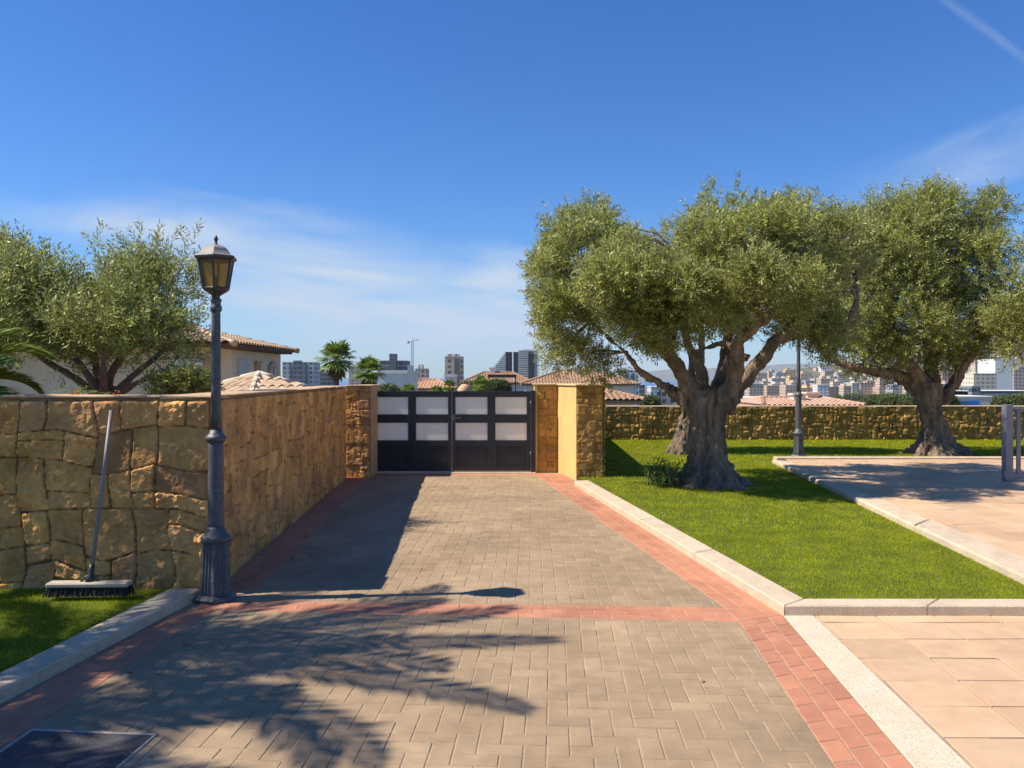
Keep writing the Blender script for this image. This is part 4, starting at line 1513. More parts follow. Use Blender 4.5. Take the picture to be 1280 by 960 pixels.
# fallen leaves scattered over the paving, thickest under the trees
rg = np.random.default_rng(31)
pts = np.concatenate([np.stack([rg.uniform(-2.2, 1.6, 26), rg.uniform(3.4, 13, 26), np.full(26, .004)], -1),
                      np.stack([rg.uniform(-2.35, -1.9, 60), rg.uniform(3.2, 12.5, 60), np.full(60, .004)], -1),
                      np.stack([rg.uniform(5.2, 8.5, 160), rg.uniform(9.5, 14.2, 160), np.full(160, Z1+.003)], -1),
                      np.stack([rg.normal(2.9, 1.0, 260), rg.normal(12.0, .9, 260), np.full(260, LZ+.006)], -1)])
n_ = len(pts); a = rg.random(n_)*6.28; l = .012+.016*rg.random(n_); w_ = l*.28
ax = np.stack([np.cos(a), np.sin(a), rg.normal(0, .12, n_)], -1); sx = np.stack([-np.sin(a), np.cos(a), np.zeros(n_)], -1)
up_ = np.array([0, 0, 1])
V = np.stack([pts-ax*l[:, None], pts-sx*w_[:, None]+up_*.006, pts+ax*l[:, None], pts+sx*w_[:, None]+up_*.006], 1).reshape(-1, 3)
V[:, 2] = np.maximum(V[:, 2], np.repeat(pts[:, 2], 4))
lt = leaf_mesh('leaf_litter', V, leaf_mat('dry_leaf', (.12, .075, .03), (.34, .27, .12), trans=.1), None)
tag(lt, 'dry fallen olive leaves scattered over paving and lawn', kind='stuff')
# ================================================================== HOUSES, TOWERS, TOWN
def roof_face(mb, A, B, C, D, pitch=.22, rows=.38, amp=.05, sub=6):
    """barrel-tiled slope: eave A-B, upper edge C (over A) - D (over B)"""
    A, B, C, D = [Vector(p) for p in (A, B, C, D)]
    ev = (B-A); Lh = ev.length; ev.normalize()
    def uv(p):
        d = p-A; u = d.dot(ev); w = d-ev*u
        return u, w
    uc, wc = uv(C); ud, wd = uv(D)
    sl = (wc if wc.length > wd.length else wd).normalized()
    vc, vd = wc.length, wd.length
    n = ev.cross(sl)
    if n.z < 0:
        n = -n
    def vmax(u):
        if u <= uc:
            return vc*u/max(uc, 1e-6) if uc > 1e-6 else vc
        if u >= ud:
            return vd*(Lh-u)/max(Lh-ud, 1e-6) if Lh-ud > 1e-6 else vd
        return vc+(vd-vc)*(u-uc)/max(ud-uc, 1e-6)
    nc = max(2, round(Lh/pitch)); nu = nc*sub+1
    nr = max(2, round(max(vc, vd)/rows))
    b0 = len(mb.v)
    for i in range(nu):
        u = Lh*i/(nu-1); vm = max(vmax(u), 1e-3)
        hp = amp*abs(math.cos(math.pi*i/sub))**.7
        for r in range(nr):
            for k, lift in ((0, .022), (1, .0)):
                v = min(vm, max(vc, vd)*(r+k*.999)/nr)
                mb.v.append(tuple(A+ev*u+sl*v+n*(hp+lift*(hp/amp+.15))))
    m_ = nr*2
    for i in range(nu-1):
        for r in range(m_-1):
            mb.f.append((b0+i*m_+r, b0+(i+1)*m_+r, b0+(i+1)*m_+r+1, b0+i*m_+r+1))


def ridge_line(mb, A, B, r=.11, step=.4):
    A, B = Vector(A), Vector(B); n = max(1, round((B-A).length/step))
    for k in range(n):
        p = A.lerp(B, k/n); q = A.lerp(B, (k+1.08)/n)
        mb.tube([p, q], [r*1.1, r*.85], 8)


def roof_mat(name, c1, c2):
    return M(name, c1, .25, 1.2, .85, col2=c2, bump=.3, bscale=30)


ROOF_SAND = roof_mat('sand_tiles', (.58, .43, .28), (.40, .26, .15))
ROOF_BROWN = roof_mat('brown_tiles', (.36, .22, .13), (.26, .15, .09))
ROOF_TERRA = roof_mat('terracotta_tiles', (.50, .33, .23), (.42, .25, .165))
ROOF_ORANGE = roof_mat('orange_tiles', (.54, .33, .2), (.46, .25, .14))
STUCCO = M('peach_stucco', (.76, .60, .44), .08, .8, .9, bump=.2, bscale=50)
WHITEW = M('white_render', (.74, .71, .66), .06, .5, .9)
GLASSD, nt_, b_g, o_ = new_mat('window_glass')
b_g.inputs['Base Color'].default_value = (.05, .075, .09, 1); b_g.inputs['Roughness'].default_value = .06; b_g.inputs['Specular IOR Level'].default_value = .8
SHUT = M('shutter_paint', (.56, .52, .48), .08, 3, .6)
TRIM = M('ochre_trim', (.52, .34, .20), .1, 2, .85)


def hip_house(name, px0, px1, pye, pyr, Y, depth, wall, roof, label, rfrac=.3, ov=.5, pitch=.3, group='tiled villas beyond the walls', wins=(), chim=(), cat='house', rw=None):
    """house seen at distance Y: eaves run px0..px1 at pye, ridge at pyr"""
    x0, _, ze = PD(px0, pye, Y); x1, _, _ = PD(px1, pye, Y); zr = PD(0, pyr, Y+depth/2)[2]
    gz = float(min(terrain((x0+x1)/2, Y), terrain((x0+x1)/2, Y+depth)))-.5
    cx = (x0+x1)/2
    t = empty(name, (cx, Y, gz), 0, label, cat, group)
    a, c = x0-cx, x1-cx; e0 = ze-gz; r0 = zr-gz; d = depth
    MB().box(a+ov, c-ov, ov, d-ov, 0, e0-.02).build('wall', wall, t)
    w = c-a; ra, rc = a+w*rfrac, c-w*rfrac
    mb = MB()
    roof_face(mb, (a, 0, e0), (c, 0, e0), (ra, d/2, r0), (rc, d/2, r0), pitch, .5, .06, 4)
    roof_face(mb, (c, 0, e0), (c, d, e0), (rc, d/2, r0), (rc, d/2, r0), pitch, .5, .06, 4)
    roof_face(mb, (c, d, e0), (a, d, e0), (rc, d/2, r0), (ra, d/2, r0), pitch, .5, .06, 4)
    roof_face(mb, (a, d, e0), (a, 0, e0), (ra, d/2, r0), (ra, d/2, r0), pitch, .5, .06, 4)
    mb.box(a+.05, c-.05, .05, d-.05, e0-.18, e0-.03)
    rf = mb.build('roof', roof, t)
    mb = MB()
    for p in ((a, 0), (a, d)):
        ridge_line(mb, (*p, e0+.05), (ra, d/2, r0+.05))
    for p in ((c, 0), (c, d)):
        ridge_line(mb, (*p, e0+.05), (rc, d/2, r0+.05))
    ridge_line(mb, (ra, d/2, r0+.05), (rc, d/2, r0+.05))
    mb.build('ridge_tiles', roof, rf)
    for (fx_, fw, dz0, dz1) in wins:
        wx = a+ov+(w-2*ov)*fx_
        wn = MB().box(wx-.06, wx+fw+.06, ov-.05, ov+.05, e0-dz1-.06, e0-dz0+.06).build('window', WHITEW, t)
        MB().box(wx, wx+fw, ov-.06, ov-.03, e0-dz1, e0-dz0).build('pane', GLASSD, wn)
    for (fx_, fy_, hh) in chim:
        wx = a+w*fx_
        ch = MB().box(wx-.35, wx+.35, d*fy_-.35, d*fy_+.35, e0, r0+hh).box(wx-.45, wx+.45, d*fy_-.45, d*fy_+.45, r0+hh+.002, r0+hh+.12).build('chimney', wall, rf)
    return t


# ---- left villa with arched window (close, fully modelled)
VX, VY0, VY1 = -7.0, 20.0, 24.2
gz = float(terrain(-9, 22))-.3
vl = empty('villa', (VX, VY0, gz), 0, 'peach villa with pantile eaves, shutters and an arched window behind the left wall', 'house', 'tiled villas beyond the walls')
W_ = -6.5; ez = 2.42-gz; d = VY1-VY0
MB().box(W_, 0, 0, d, 0, ez-.058).build('wall', STUCCO, vl)
o_ = .42; rz_ = 2.98-gz
mb = MB()
E = [(W_-o_, -o_-.6, ez), (o_, -o_-.6, ez), (o_, d+o_, ez), (W_-o_, d+o_, ez)]
q0, q1 = (-1.9, (d-.6)/2, rz_), (W_+1.9, (d-.6)/2, rz_)
roof_face(mb, E[0], E[1], q1, q0); roof_face(mb, E[1], E[2], q0, q0); roof_face(mb, E[2], E[3], q0, q1); roof_face(mb, E[3], E[0], q1, q1)
rf = mb.build('roof', ROOF_SAND, vl, False)
mb = MB()
for p in (E[0], E[3]):
    ridge_line(mb, p, q1, .075)
for p in (E[1], E[2]):
    ridge_line(mb, p, q0, .075)
ridge_line(mb, q0, q1, .075); mb.build('ridge_tiles', ROOF_SAND, rf, True)
mb = MB().box(W_-.34, .34, -.94, d+.34, ez-.055, ez-.004)
for k in range(26):
    mb.box(-.02, .36, -.9+k*.2, -.82+k*.2, ez-.12, ez-.057)
mb.build('eave_board', M('brown_eave', (.16, .10, .06), .2, 6, .8), rf)
# openings on the side that faces the driveway
zz = 1.6-gz
wn = MB().box(-.02, .05, .35, 1.15, zz-1.1, zz+.50).build('shutter', SHUT, vl)
mb = MB()
for k in range(22):
    mb.box(.03, .065, .42, 1.08, zz-1.02+k*.068, zz-.985+k*.068)
mb.build('louvre', SHUT, wn)
MB().box(-.02, .06, 1.75, 2.12, zz-1.4, zz+.38).box(-.02, .09, 1.70, 2.17, zz+.381, zz+.45).build('pilaster', TRIM, vl)


def arch(y0, y1, zb_, zs, x0, x1, n=12):
    r = (y1-y0)/2; c = (y0+y1)/2
    pts = [(y0, zb_), (y1, zb_), (y1, zs)]+[(c+r*math.cos(math.pi*k/n), zs+r*math.sin(math.pi*k/n)) for k in range(1, n)]+[(y0, zs)]
    m_ = MB(); N = len(pts)
    m_.add([(x0, y, z) for y, z in pts]+[(x1, y, z) for y, z in pts], [tuple(range(N))[::-1], tuple(range(N, 2*N))]+[(i, (i+1) % N, N+(i+1) % N, N+i) for i in range(N)])
    return m_


wn = arch(2.85, 3.85, zz-1.6, zz-.02, -.02, .05).build('window', TRIM, vl)
arch(2.97, 3.73, zz-1.6, zz-.03, .03, .056).build('pane', GLASSD, wn)
MB().box(.057, .075, 3.33, 3.37, zz-1.6, zz+.33).box(.057, .075, 2.97, 3.73, zz-.06, zz-.03).build('glazing_bar', SHUT, wn)
# loggia glazing on the front
wn = MB().box(-1.55, -.72, -.05, .02, zz-.5, zz+.46).build('window', WHITEW, vl)
MB().box(-1.48, -.78, -.07, -.052, zz-.45, zz+.1).build('pane', GLASSD, wn)
MB().box(-.66, -.45, -.05, .02, zz-.6, zz+.5).build('pilaster', TRIM, vl)

# ---- low pantiled garden pavilion, its roof just showing over the wall
pv = empty('pavilion', (-5.45, 17.2, float(terrain(-5.4, 17.2))-1), R(-33), 'low garden pavilion roof of sandy barrel tiles just showing over the left wall', 'pavilion')
g0_ = 0-pv.location.z; hs = 1.75; ze = .93+g0_; za = 1.64+g0_
MB().box(-hs+.3, hs-.3, -hs+.3, hs-.3, 0, ze-.03).build('wall', STUCCO, pv)
cs = [(-hs, -hs, ze), (hs, -hs, ze), (hs, hs, ze), (-hs, hs, ze)]
mb = MB()
for k in range(4):
    roof_face(mb, cs[k], cs[(k+1) % 4], (0, 0, za), (0, 0, za), .25, .36, .085, 8)
rf = mb.build('roof', ROOF_SAND, pv, False)
mb = MB()
for k in range(4):
    ridge_line(mb, cs[k], (0, 0, za+.05), .07, .36)
mb.build('ridge_tiles', M('pale_ridge_tiles', (.66, .54, .40), .15, 3, .85), rf, True)

# ---- villas beyond the gate
hip_house('villa', 576, 668, 478.5, 465.5, 95, 9, WHITEW, ROOF_BROWN, 'brown roofed white villa with a dark flat pergola, left of the pair beyond the gate', .3,
          wins=((.12, .9, .6, 1.5), (.55, .9, .6, 1.5)), chim=((.42, .5, .5),))
hip_house('villa', 651, 800, 480, 463.5, 78, 8, WHITEW, ROOF_BROWN, 'wide pale brown roofed villa directly behind the right gate pier', .36, wins=((.06, .9, .7, 1.6),), chim=((.5, .4, .2),))
c = PD(628, 471, 92); g_ = float(terrain(c[0], 92))
pg = empty('pergola', (c[0], 91, g_), 0, 'dark flat roof terrace canopy in front of the brown roofed villa', 'pergola')
MB().box(-1.6, 1.6, -.8, .8, 1.6+.0*92-g_, 1.95-g_).build('canopy', M('dark_canopy', (.05, .04, .035), .2, 2, .8), pg)
for sx in (-1.5, 1.5):
    MB().box(sx-.06, sx+.06, -.7, -.58, 0, 1.6-g_).build('post', IRON_D, pg)
hip_house('villa', 498, 566, 486, 475, 72, 8, WHITEW, ROOF_ORANGE, 'white villa with faded orange roof beyond the left gate leaf', .35, wins=((.2, .8, .5, 1.3), (.6, .8, .5, 1.3)))
hip_house('villa', 742, 772, 484, 473.5, 105, 8, STUCCO, ROOF_ORANGE, 'small villa with bright orange roof under the left droop of the largest olive', .35)
hip_house('villa', 700, 806, 500, 487, 40, 7, WHITEW, ROOF_BROWN, 'low brown roofed villa close behind the far wall, right of the gate pier', .42, chim=())
hip_house('villa', 955, 1082, 507, 497.5, 46, 8, STUCCO, ROOF_TERRA, 'wide terracotta roofed bungalow with two chimneys behind the far wall', .2, chim=((.5, .35, .2), (.72, .5, .25)))
hip_house('villa', 884, 942, 504, 495, 62, 8, M('apricot_render', (.70, .46, .20), .08, .6, .9), ROOF_ORANGE, 'apricot house with tiled roof seen right of the largest olive trunk', .3)


# ---- plain blocks and towers
def world_box(px0, px1, py, Y):
    x0, _, zt = PD(px0, py, Y); x1 = PD(px1, py, Y)[0]
    g_ = float(terrain((x0+x1)/2, Y))-1.5
    return (x0+x1)/2, (x1-x0), zt, g_


def block(name, px0, px1, py, Y, depth, mat, label, group=None, cat='building', roofs=(), parapet=True):
    cx, w, zt, g_ = world_box(px0, px1, py, Y)
    t = empty(name, (cx, Y, g_), 0, label, cat, group)
    h = zt-g_
    mb = MB().box(-w/2, w/2, 0, depth, 0, h)
    mb.build('wall', mat, t)
    if parapet:
        MB().box(-w/2-.1, w/2+.1, -.1, depth+.1, h+.002, h+.25).build('roof_slab', WHITEW, t)
    for (fx0, fx1, hh) in roofs:
        MB().box(-w/2+w*fx0, -w/2+w*fx1, depth*.3, depth*.7, h+.26, h+hh).build('stair_head', mat, t)
    return t, w, h


block('house', 474, 508, 467, 58, 7, WHITEW, 'plain white cube house above the left gate leaf', 'flat roofed houses')
block('house', 556, 568, 471, 85, 4, M('cream_render', (.66, .58, .47), .06, .5, .9), 'small cream rooftop turret house below the beige tower', 'flat roofed houses')
FA = {}
def fac(key, *a, **k):
    if key not in FA:
        FA[key] = facade_mat(key, *a, **k)
    return FA[key]


f_grey = fac('grey_facade', (.46, .48, .48), (.06, .08, .10))
f_dark = fac('slate_facade', (.17, .185, .20), (.05, .06, .075), wx=(.1, .85), slab=(.26, .27, .28))
f_beige = fac('beige_facade', (.56, .44, .33), (.10, .085, .075), wx=(.12, .6), slab=(.62, .52, .42))
f_white = fac('white_facade', (.72, .72, .70), (.12, .15, .18), wx=(.15, .55))
tw = 'high rise towers on the skyline'
t, w, h = block('tower', 353, 392, 453, 520, 18, f_grey, 'pale grey apartment tower with a dark glass middle right of the peach villa', tw)
for (a, b_) in ((.24, .32), (.74, .82)):
    MB().box(-w/2+w*a, -w/2+w*b_, -.5, -.05, 0, h-1.5).build('recess_band', GLASSD, t)
MB().box(-w*.14, w*.14, -.8, -.06, 0, h+1.2).build('glass_core', f_dark, t)
block('tower', 394, 412, 462, 560, 16, f_dark, 'slate tower mostly behind the tallest fan palm', tw)
t, w, h = block('tower', 474, 508, 451, 480, 18, f_dark, 'dark slate tower with a taller lift core behind the white cube house', tw)
MB().box(-w*.12, w*.12, -.9, 6, 0, h+4.2).build('lift_core', M('slate_render', (.15, .165, .175), .1, .2, .9), t)
MB().box(w*.5+.05, w*.5+2.6, 1, 15, 0, h-2.5).build('side_wing', f_white, t)
t, w, h = block('tower', 519, 534, 461, 600, 14, f_beige, 'stepped beige block under construction beside the crane', tw, roofs=((.2, .6, 3.2),))
# crane
c = PD(515.5, 427, 560); g_ = float(terrain(c[0], 560))
cr = empty('tower_crane', (c[0], 560, g_), 0, 'slim tower crane rising above the beige block under construction', 'crane')
hz = c[2]-g_
mb = MB()
for sx in (-.7, .7):
    for sy in (-.7, .7):
        mb.tube([(sx, sy, 0), (sx, sy, hz)], .14, 4)
for k in range(int(hz/2)):
    z = k*2
    mb.tube([(-.7, -.7, z), (.7, -.7, z+2)], .08, 4, cap=False); mb.tube([(.7, -.7, z), (-.7, -.7, z+2)], .08, 4, cap=False)
CRM = M('crane_paint', (.42, .43, .42), .1, 1, .6)
mb.build('mast', CRM, cr)
MB().tube([(-2.6, 0, hz), (4.2, 3, hz+1.4)], .28, 4).tube([(0, 0, hz), (0, 0, hz+2.6)], .22, 4).tube([(0, 0, hz+2.6), (4, 3, hz+1.5)], .08, 4).build('jib', CRM, cr)
MB().box(-3.4, -2.0, -.6, .6, hz-1.4, hz+.2).build('counterweight', CRM, cr)

t, w, h = block('tower', 556, 578, 446, 430, 12, f_beige, 'slim beige tower left of the gate cap stone', tw, roofs=((.1, .8, 1.6),))
MB().box(w*.05, w*.30, -.6, -.05, 0, h-1).build('recess_band', M('brown_band', (.20, .15, .12), .1, .3, .9), t)
# white tower through the olive
t, w, h = block('tower', 775, 798, 463, 430, 10, f_white, 'white tower with grey vertical bands seen under the largest olive', tw)
for a in (.30, .62):
    MB().box(-w/2+w*a, -w/2+w*(a+.16), -.5, -.05, 0, h-1.5).build('recess_band', GLASSD, t)

# twin terraced towers
Yt = 760
x0, w_, zt, g_ = world_box(611, 673, 438, Yt)
k = Yt/F
t = empty('twin_tower', (x0, Yt, g_), 0, 'pair of white terraced towers with black cores rising behind the brown roofed villas', 'building', tw)
DARKC = M('black_cladding', (.022, .022, .028), .15, .2, .45)
xx = lambda px: (px-642)*k
hh = lambda py: (HY-py)*k+EYE-g_
MB().box(xx(632), xx(640.3), -2, 12, 0, hh(440)).box(xx(641.6), xx(649), -2, 12, 0, hh(440)).build('black_core', DARKC, t)
MB().box(xx(660.5), xx(667.5), -3.2, 12, 0, hh(442)).build('black_core', DARKC, t)
nfl = 11
for i in range(nfl):
    z = hh(466)+(hh(441)-hh(466))*i/(nfl-1)
    xl = xx(611+i*2.0)
    MB().box(xl, xx(631.8), -3+i*.2, 10, z-.25, z+.75).build('balcony_slab', WHITEW, t)
MB().add([(xx(613), 0, 0), (xx(631.7), 0, 0), (xx(631.7), 0, hh(441)), (xx(613), 0, hh(466))] + [(xx(613), 9, 0), (xx(631.7), 9, 0), (xx(631.7), 9, hh(441)), (xx(613), 9, hh(466))],
         [(0, 1, 2, 3), (7, 6, 5, 4), (0, 4, 5, 1), (3, 2, 6, 7), (0, 3, 7, 4), (1, 5, 6, 2)]).build('terrace_glazing', f_grey, t)
MB().box(xx(649.3), xx(671.5), 0, 12, 0, hh(438.5)).build('wall', fac('dark_band_facade', (.30, .32, .33), (.07, .09, .11), wx=(.02, .98)), t)
for i in range(13):
    z = hh(472)+(hh(439)-hh(472))*i/12
    MB().box(xx(647.6), xx(660.3), -2.6, -.05, z-.25, z+.85).build('balcony_slab', WHITEW, t)
    MB().box(xx(667.7), xx(673.6), -2.2, 8, z-.25, z+.85).build('balcony_slab', WHITEW, t)
MB().box(xx(653), xx(668), 2, 9, hh(438.4), hh(436.4)).build('plant_room', WHITEW, t)

# apartments between olive limbs
block('apartment_block', 814, 824, 484, 330, 10, f_grey, 'grey end of the apartment block left of the largest olive trunk', 'apartment blocks below the olive')
block('apartment_block', 825.5, 848, 483, 332, 10, f_beige, 'tan apartment block left of the largest olive trunk', 'apartment blocks below the olive')
block('apartment_block', 768, 775, 480, 500, 10, f_beige, 'narrow tan block just left of the white banded tower', 'apartment blocks below the olive')
block('apartment_block', 799, 806, 481, 520, 10, f_dark, 'narrow dark block just right of the white banded tower', 'apartment blocks below the olive')
block('apartment_block', 436, 452, 458, 600, 14, fac('pink_facade', (.58, .45, .40), (.12, .10, .10)), 'pinkish block between the two fan palms', 'apartment blocks beyond the palms')
block('apartment_block', 536, 552, 476, 620, 14, f_white, 'small white block right of the orange roofed villa', 'apartment blocks beyond the palms')

# things behind the far wall on the right
t, w, h = block('warehouse', 936, 974, 500, 120, 14, WHITEW, 'long white shed with a blue glazed front behind the far wall', 'sheds behind the far wall')
BLUEP = M('blue_panel', (.03, .20, .62), .1, .5, .5)
MB().box(-w*.42, w*.46, -.12, -.02, h-1.6, h-.35).build('glazing', M('blue_glass', (.06, .22, .36), .2, .3, .2), t)
MB().box(-w*.49, -w*.425, -.14, -.02, h-1.7, h-.1).build('end_panel', BLUEP, t)
t, w, h = block('warehouse', 1188, 1246, 496.5, 210, 16, M('pale_concrete', (.62, .56, .48), .08, .3, .9), 'long pale shed with a bright blue panel right of the second olive trunk', 'sheds behind the far wall')
MB().box(-w*.36, -w*.12, -.2, -.02, 0, h-1.0).build('side_panel', M('teal_panel', (.04, .16, .24), .1, .4, .5), t)
MB().box(-w*.115, w*.11, -.2, -.02, 0, h-.9).build('blue_panel', BLUEP, t)
t, w, h = block('office_block', 1210, 1300, 489, 360, 20, fac('steel_facade', (.15, .16, .18), (.05, .06, .075), fh=3.4, bay=9, wx=(.02, .98), slab=(.36, .37, .38)), 'low dark grey office block with pale bands near the right edge', None)
MB().box(-w*.5, -w*.38, -3, 12, 0, h+2.4).build('side_wing', f_dark, t)
block('apartment_block', 1244, 1266, 449, 640, 24, M('bright_white', (.86, .83, .77), .04, .2, .9), 'blank bright white block high at the right edge', 'blocks above the office')
block('apartment_block', 1217, 1246, 467, 560, 20, fac('cream_facade', (.68, .58, .44), (.30, .26, .2), wx=(.3, .75), slab=(.74, .66, .53)), 'cream block with striped balconies above the dark grey office', 'blocks above the office')
block('apartment_block', 1267, 1300, 462, 700, 24, f_beige, 'tan block at the right edge beside the blank white one', 'blocks above the office')

bg_ = 'bushes behind the far wall'
for i, (px, py, Y, rx, ry, lab) in enumerate([
        (1092, 504, 110, 16, 8, 'leftmost round green bush behind the far wall, beside the terracotta bungalow'),
        (1118, 503, 105, 18, 9, 'green bush behind the far wall just left of the second olive trunk'),
        (1140, 505, 98, 13, 7, 'dark bush directly behind the second olive trunk'),
        (1183, 503, 90, 11, 9, 'dark rounded bush right of the second olive trunk'),
        (1254, 505, 95, 12, 7, 'bush above the far wall in front of the dark grey office'),
        (1276, 502, 95, 14, 8, 'bush at the right edge above the metal fence'),
        (812, 503, 88, 10, 5, 'low bush left of the largest olive trunk below the tan block')]):
    bush('bush', px, py, Y, rx, ry, lab, 40+i, FARG, 26, .22, .10, group=bg_)
for i, (px, py, Y, rx, ry, lab) in enumerate([
        (622, 484, 66, 14, 6, 'green bush in front of the left brown roofed villa'),
        (588, 487, 60, 10, 5, 'green bush right of the gate cap stone'),
        (485, 493, 50, 14, 6, 'green bush behind the left gate leaf under the white cube house'),
        (690, 493, 60, 16, 5, 'green bush behind the right gate leaf')]):
    bush('bush', px, py, Y, rx, ry, lab, 60+i, FARG, 26, .16, .07, group='bushes beyond the gate')

# ---- the hillside town
pal = [('cream', (.66, .56, .43)), ('tan', (.52, .40, .29)), ('peach', (.62, .44, .30)), ('white', (.72, .69, .63)), ('grey', (.36, .37, .38)), ('ochre', (.62, .45, .20)), ('brown', (.36, .25, .18)), ('sandy', (.58, .48, .36))]
fm = [facade_mat('town_'+n_, c_, (.09, .10, .12), fh=3.0, bay=3.0+i*.35, wx=(.18+.02*i, .68), slab=tuple(min(.8, x*1.12) for x in c_)) for i, (n_, c_) in enumerate(pal)]
SKY = [(890, 472), (905, 470), (960, 468), (1010, 464), (1060, 459), (1110, 452), (1190, 440), (1300, 424)]
def skyl(px):
    for (a, ya), (b_, yb) in zip(SKY, SKY[1:]):
        if px <= b_:
            return ya+(yb-ya)*(px-a)/(b_-a)
    return SKY[-1][1]
def ordn(k):
    return f"{k}{'th' if 10 <= k % 100 <= 20 else {1: 'st', 2: 'nd', 3: 'rd'}.get(k % 10, 'th')}"
rng = random.Random(77)
rown = ['front row', 'second row', 'middle row', 'fourth row', 'top row']
shape = ['broad', 'narrow', 'tall', 'squat']
GREENR = M('town_trees', (.05, .07, .03), .3, .1, .95)
for r in range(5):
    Yr = 860+r*150
    px = 902 + rng.uniform(0, 6); k = 0
    while px < 1300:
        wpx = rng.uniform(9, 20)*(1-.07*r); Y = Yr+rng.uniform(-40, 40)
        front = 482-3*max(0, px-1080)/60
        py = front+(skyl(px)-front)*(r/4)+rng.uniform(-4, 3)
        ci = rng.choice([0, 1, 2, 3, 4, 5, 6, 7, 0, 1, 2, 3, 7])
        cx, w, zt, g_ = world_box(px, px+wpx, py, Y)
        g_ -= 4
        hgt = zt-g_
        if hgt > 6:
            k += 1
            sh = 'broad' if wpx > 13.5 else ('narrow' if wpx < 10 else ('tall' if hgt > 30 else 'plain'))
            floors = int(hgt/3)
            t = empty('apartment_block', (cx, Y, g_), 0, f'{sh} {pal[ci][0]} apartment block, {ordn(k)} from left in the town\'s {rown[r]}', 'building', 'apartment blocks of the hillside town')
            dp = rng.uniform(12, 20)
            mb = MB().box(-w/2, w/2, 0, dp, 0, hgt)
            if rng.random() < .6:
                a = rng.uniform(-.4, .1); mb.box(w*a, w*(a+.3), 2, dp-2, hgt+.002, hgt+rng.uniform(2, 3.5))
            wl_ = mb.build('wall', fm[ci], t)
            if rng.random() < .45:
                MB().box(-w/2-.3, w/2+.3, -.3, dp+.3, hgt+.003, hgt+.5).build('roof_slab', ROOF_TERRA if rng.random() < .35 else WHITEW, t)
        px += wpx*rng.uniform(.9, 1.35)
# a strip of town trees at the foot of the front row
for i in range(9):
    px = 1050+i*11+rng.uniform(-3, 3)
    bush('tree', px, 502+rng.uniform(-1.5, 1), 620, 7, 3.5, f'dark green tree below the town\'s front row, {ordn(i+1)} tree from left', 90+i, FARG, 9, 1.6, .8, cat='tree', group='trees below the hillside town')
# ================================================================== LIGHT, SKY, CAMERA
SUN_EL = 49.6
TRAVEL = 5.2                       # shadows run towards +X, a little away from the camera
el = R(SUN_EL)
dv = Vector((math.cos(el)*math.cos(R(TRAVEL)), math.cos(el)*math.sin(R(TRAVEL)), -math.sin(el)))
sd_ = bpy.data.lights.new('sun', 'SUN'); sd_.energy = 5.0; sd_.angle = R(.53); sd_.color = (1, .915, .80)
so = bpy.data.objects.new('sun', sd_); COL.objects.link(so)
so.rotation_euler = dv.to_track_quat('-Z', 'Y').to_euler()
to_sun = -dv
W = bpy.data.worlds.new('World'); SC.world = W; W.use_nodes = True
nt = W.node_tree; nt.nodes.clear(); L = nt.links.new
sky = nd(nt, 'ShaderNodeTexSky'); sky.sky_type = 'NISHITA'; sky.sun_disc = False
sky.sun_elevation = el; sky.sun_rotation = math.atan2(to_sun.x, to_sun.y)
sky.altitude = 50; sky.air_density = 1.0; sky.dust_density = .15; sky.ozone_density = 1.6
tc = nd(nt, 'ShaderNodeTexCoord')
s = nd(nt, 'ShaderNodeSeparateXYZ'); L(tc.outputs['Generated'], s.inputs[0])
yy = mth(nt, 'MAXIMUM', s.outputs[1], .05)
u = mth(nt, 'DIVIDE', s.outputs[0], yy); v = mth(nt, 'DIVIDE', s.outputs[2], yy)
front = mth(nt, 'GREATER_THAN', s.outputs[1], .06)


def band(u0, v0, u1, v1, wid, soft, scale, st, seed, amp):
    """one streak of thin cirrus, stretched along its own direction"""
    a = math.atan2(v1-v0, u1-u0); ca, sa = math.cos(a), math.sin(a)
    du_ = mth(nt, 'SUBTRACT', u, u0); dv_ = mth(nt, 'SUBTRACT', v, v0)
    p = mth(nt, 'ADD', mth(nt, 'MULTIPLY', du_, ca), mth(nt, 'MULTIPLY', dv_, sa))
    q = mth(nt, 'SUBTRACT', mth(nt, 'MULTIPLY', dv_, ca), mth(nt, 'MULTIPLY', du_, sa))
    ln_ = math.hypot(u1-u0, v1-v0)
    cb = nd(nt, 'ShaderNodeCombineXYZ'); L(mth(nt, 'MULTIPLY', p, scale), cb.inputs[0]); L(mth(nt, 'MULTIPLY', q, scale*st), cb.inputs[1]); cb.inputs[2].default_value = seed
    n_ = nd(nt, 'ShaderNodeTexNoise', i_Scale=1.0, i_Detail=6.0, i_Roughness=.55, i_Distortion=.6); L(cb.outputs[0], n_.inputs['Vector'])
    w_ = mth(nt, 'ADD', mth(nt, 'ABSOLUTE', q), mth(nt, 'MULTIPLY', mth(nt, 'SUBTRACT', n_.outputs[0], .5), -wid*1.2))
    m_ = mapr(nt, w_, wid*(1-soft), wid, 1, 0)
    m_ = mth(nt, 'MULTIPLY', m_, mapr(nt, p, -.12, .10, 0, 1)); m_ = mth(nt, 'MULTIPLY', m_, mapr(nt, p, ln_-.06, ln_+.12, 1, 0))
    m_ = mth(nt, 'MULTIPLY', m_, mapr(nt, n_.outputs[0], .25, .65, .25, 1))
    return mth(nt, 'MULTIPLY', m_, amp)


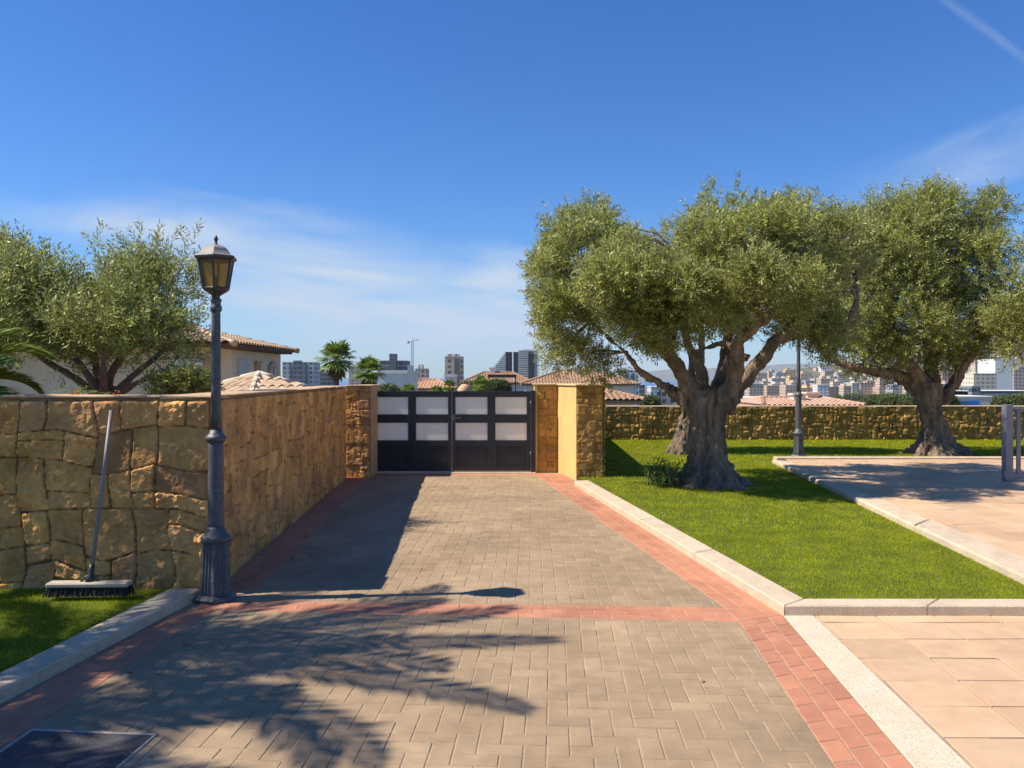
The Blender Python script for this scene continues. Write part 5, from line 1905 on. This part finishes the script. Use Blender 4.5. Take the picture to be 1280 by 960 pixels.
bands = [band(-.46, .185, .06, .105, .058, 1.0, 3.6, 5, 1.0, 1.15),
         band(-.38, .105, .05, .055, .048, 1.0, 4.5, 5, 4.0, 1.15),
         band(-.30, .060, .20, .025, .05, 1.0, 4, 4, 8.0, .6),
         band(-.62, .20, -.45, .185, .03, .9, 6, 4, 3.0, .6),
         band(.50, .24, .75, .33, .05, .9, 4, 5, 6.0, .55),
         band(.53, .48, .66, .385, .008, 1.0, 9, 5, 9.0, .22),
         band(-.227, .145, -.236, .04, .0016, 1.0, 12, 3, 2.0, .13)]
tot = bands[0]
for x in bands[1:]:
    tot = mth(nt, 'ADD', tot, x)
tot = mth(nt, 'MULTIPLY', tot, front, clamp=True)
hs_ = nd(nt, 'ShaderNodeHueSaturation'); hs_.inputs['Saturation'].default_value = 1.28
L(sky.outputs[0], hs_.inputs['Color'])
tint = nd(nt, 'ShaderNodeMix', data_type='RGBA', blend_type='MULTIPLY'); tint.inputs[0].default_value = 1
L(hs_.outputs[0], tint.inputs[6]); tint.inputs[7].default_value = (.50, .78, 1.14, 1)
skyc = mixc(nt, tot, tint.outputs[2], (4.4, 5.3, 6.5))
bg = nd(nt, 'ShaderNodeBackground'); bg.inputs['Strength'].default_value = .088
L(skyc, bg.inputs['Color'])
wo = nd(nt, 'ShaderNodeOutputWorld'); L(bg.outputs[0], wo.inputs[0])

cam = bpy.data.cameras.new('camera'); co_ = bpy.data.objects.new('camera', cam); COL.objects.link(co_)
co_.location = (0, 0, EYE); co_.rotation_euler = (R(90), 0, 0)
cam.sensor_width = 36; cam.lens = 36*F/1280; cam.shift_y = -8/1280
cam.clip_start = .05; cam.clip_end = 120000
SC.camera = co_
SC.view_settings.view_transform = 'Standard'; SC.view_settings.look = 'None'
SC.view_settings.exposure = 0.6; SC.view_settings.gamma = 1.0
SC.view_settings.use_curve_mapping = False
SC.render.engine = 'CYCLES'
SC.cycles.use_denoising = True
SC.cycles.max_bounces = 8; SC.cycles.diffuse_bounces = 4; SC.cycles.transparent_max_bounces = 8; SC.cycles.transmission_bounces = 6
SC.cycles.sample_clamp_indirect = 6
# thin sea air
hm = bpy.data.materials.new('sea_haze'); hm.use_nodes = True
nt = hm.node_tree; nt.nodes.clear()
ho = nt.nodes.new('ShaderNodeOutputMaterial'); pv_ = nt.nodes.new('ShaderNodeVolumePrincipled')
pv_.inputs['Color'].default_value = (.80, .88, 1, 1); pv_.inputs['Density'].default_value = 7e-5
nt.links.new(pv_.outputs[0], ho.inputs['Volume'])
hz_ = MB().box(-11000, 11000, -60, 11800, -62, 330).build('haze', hm)
tag(hz_, 'thin pale sea haze over the town and the bay', kind='stuff')
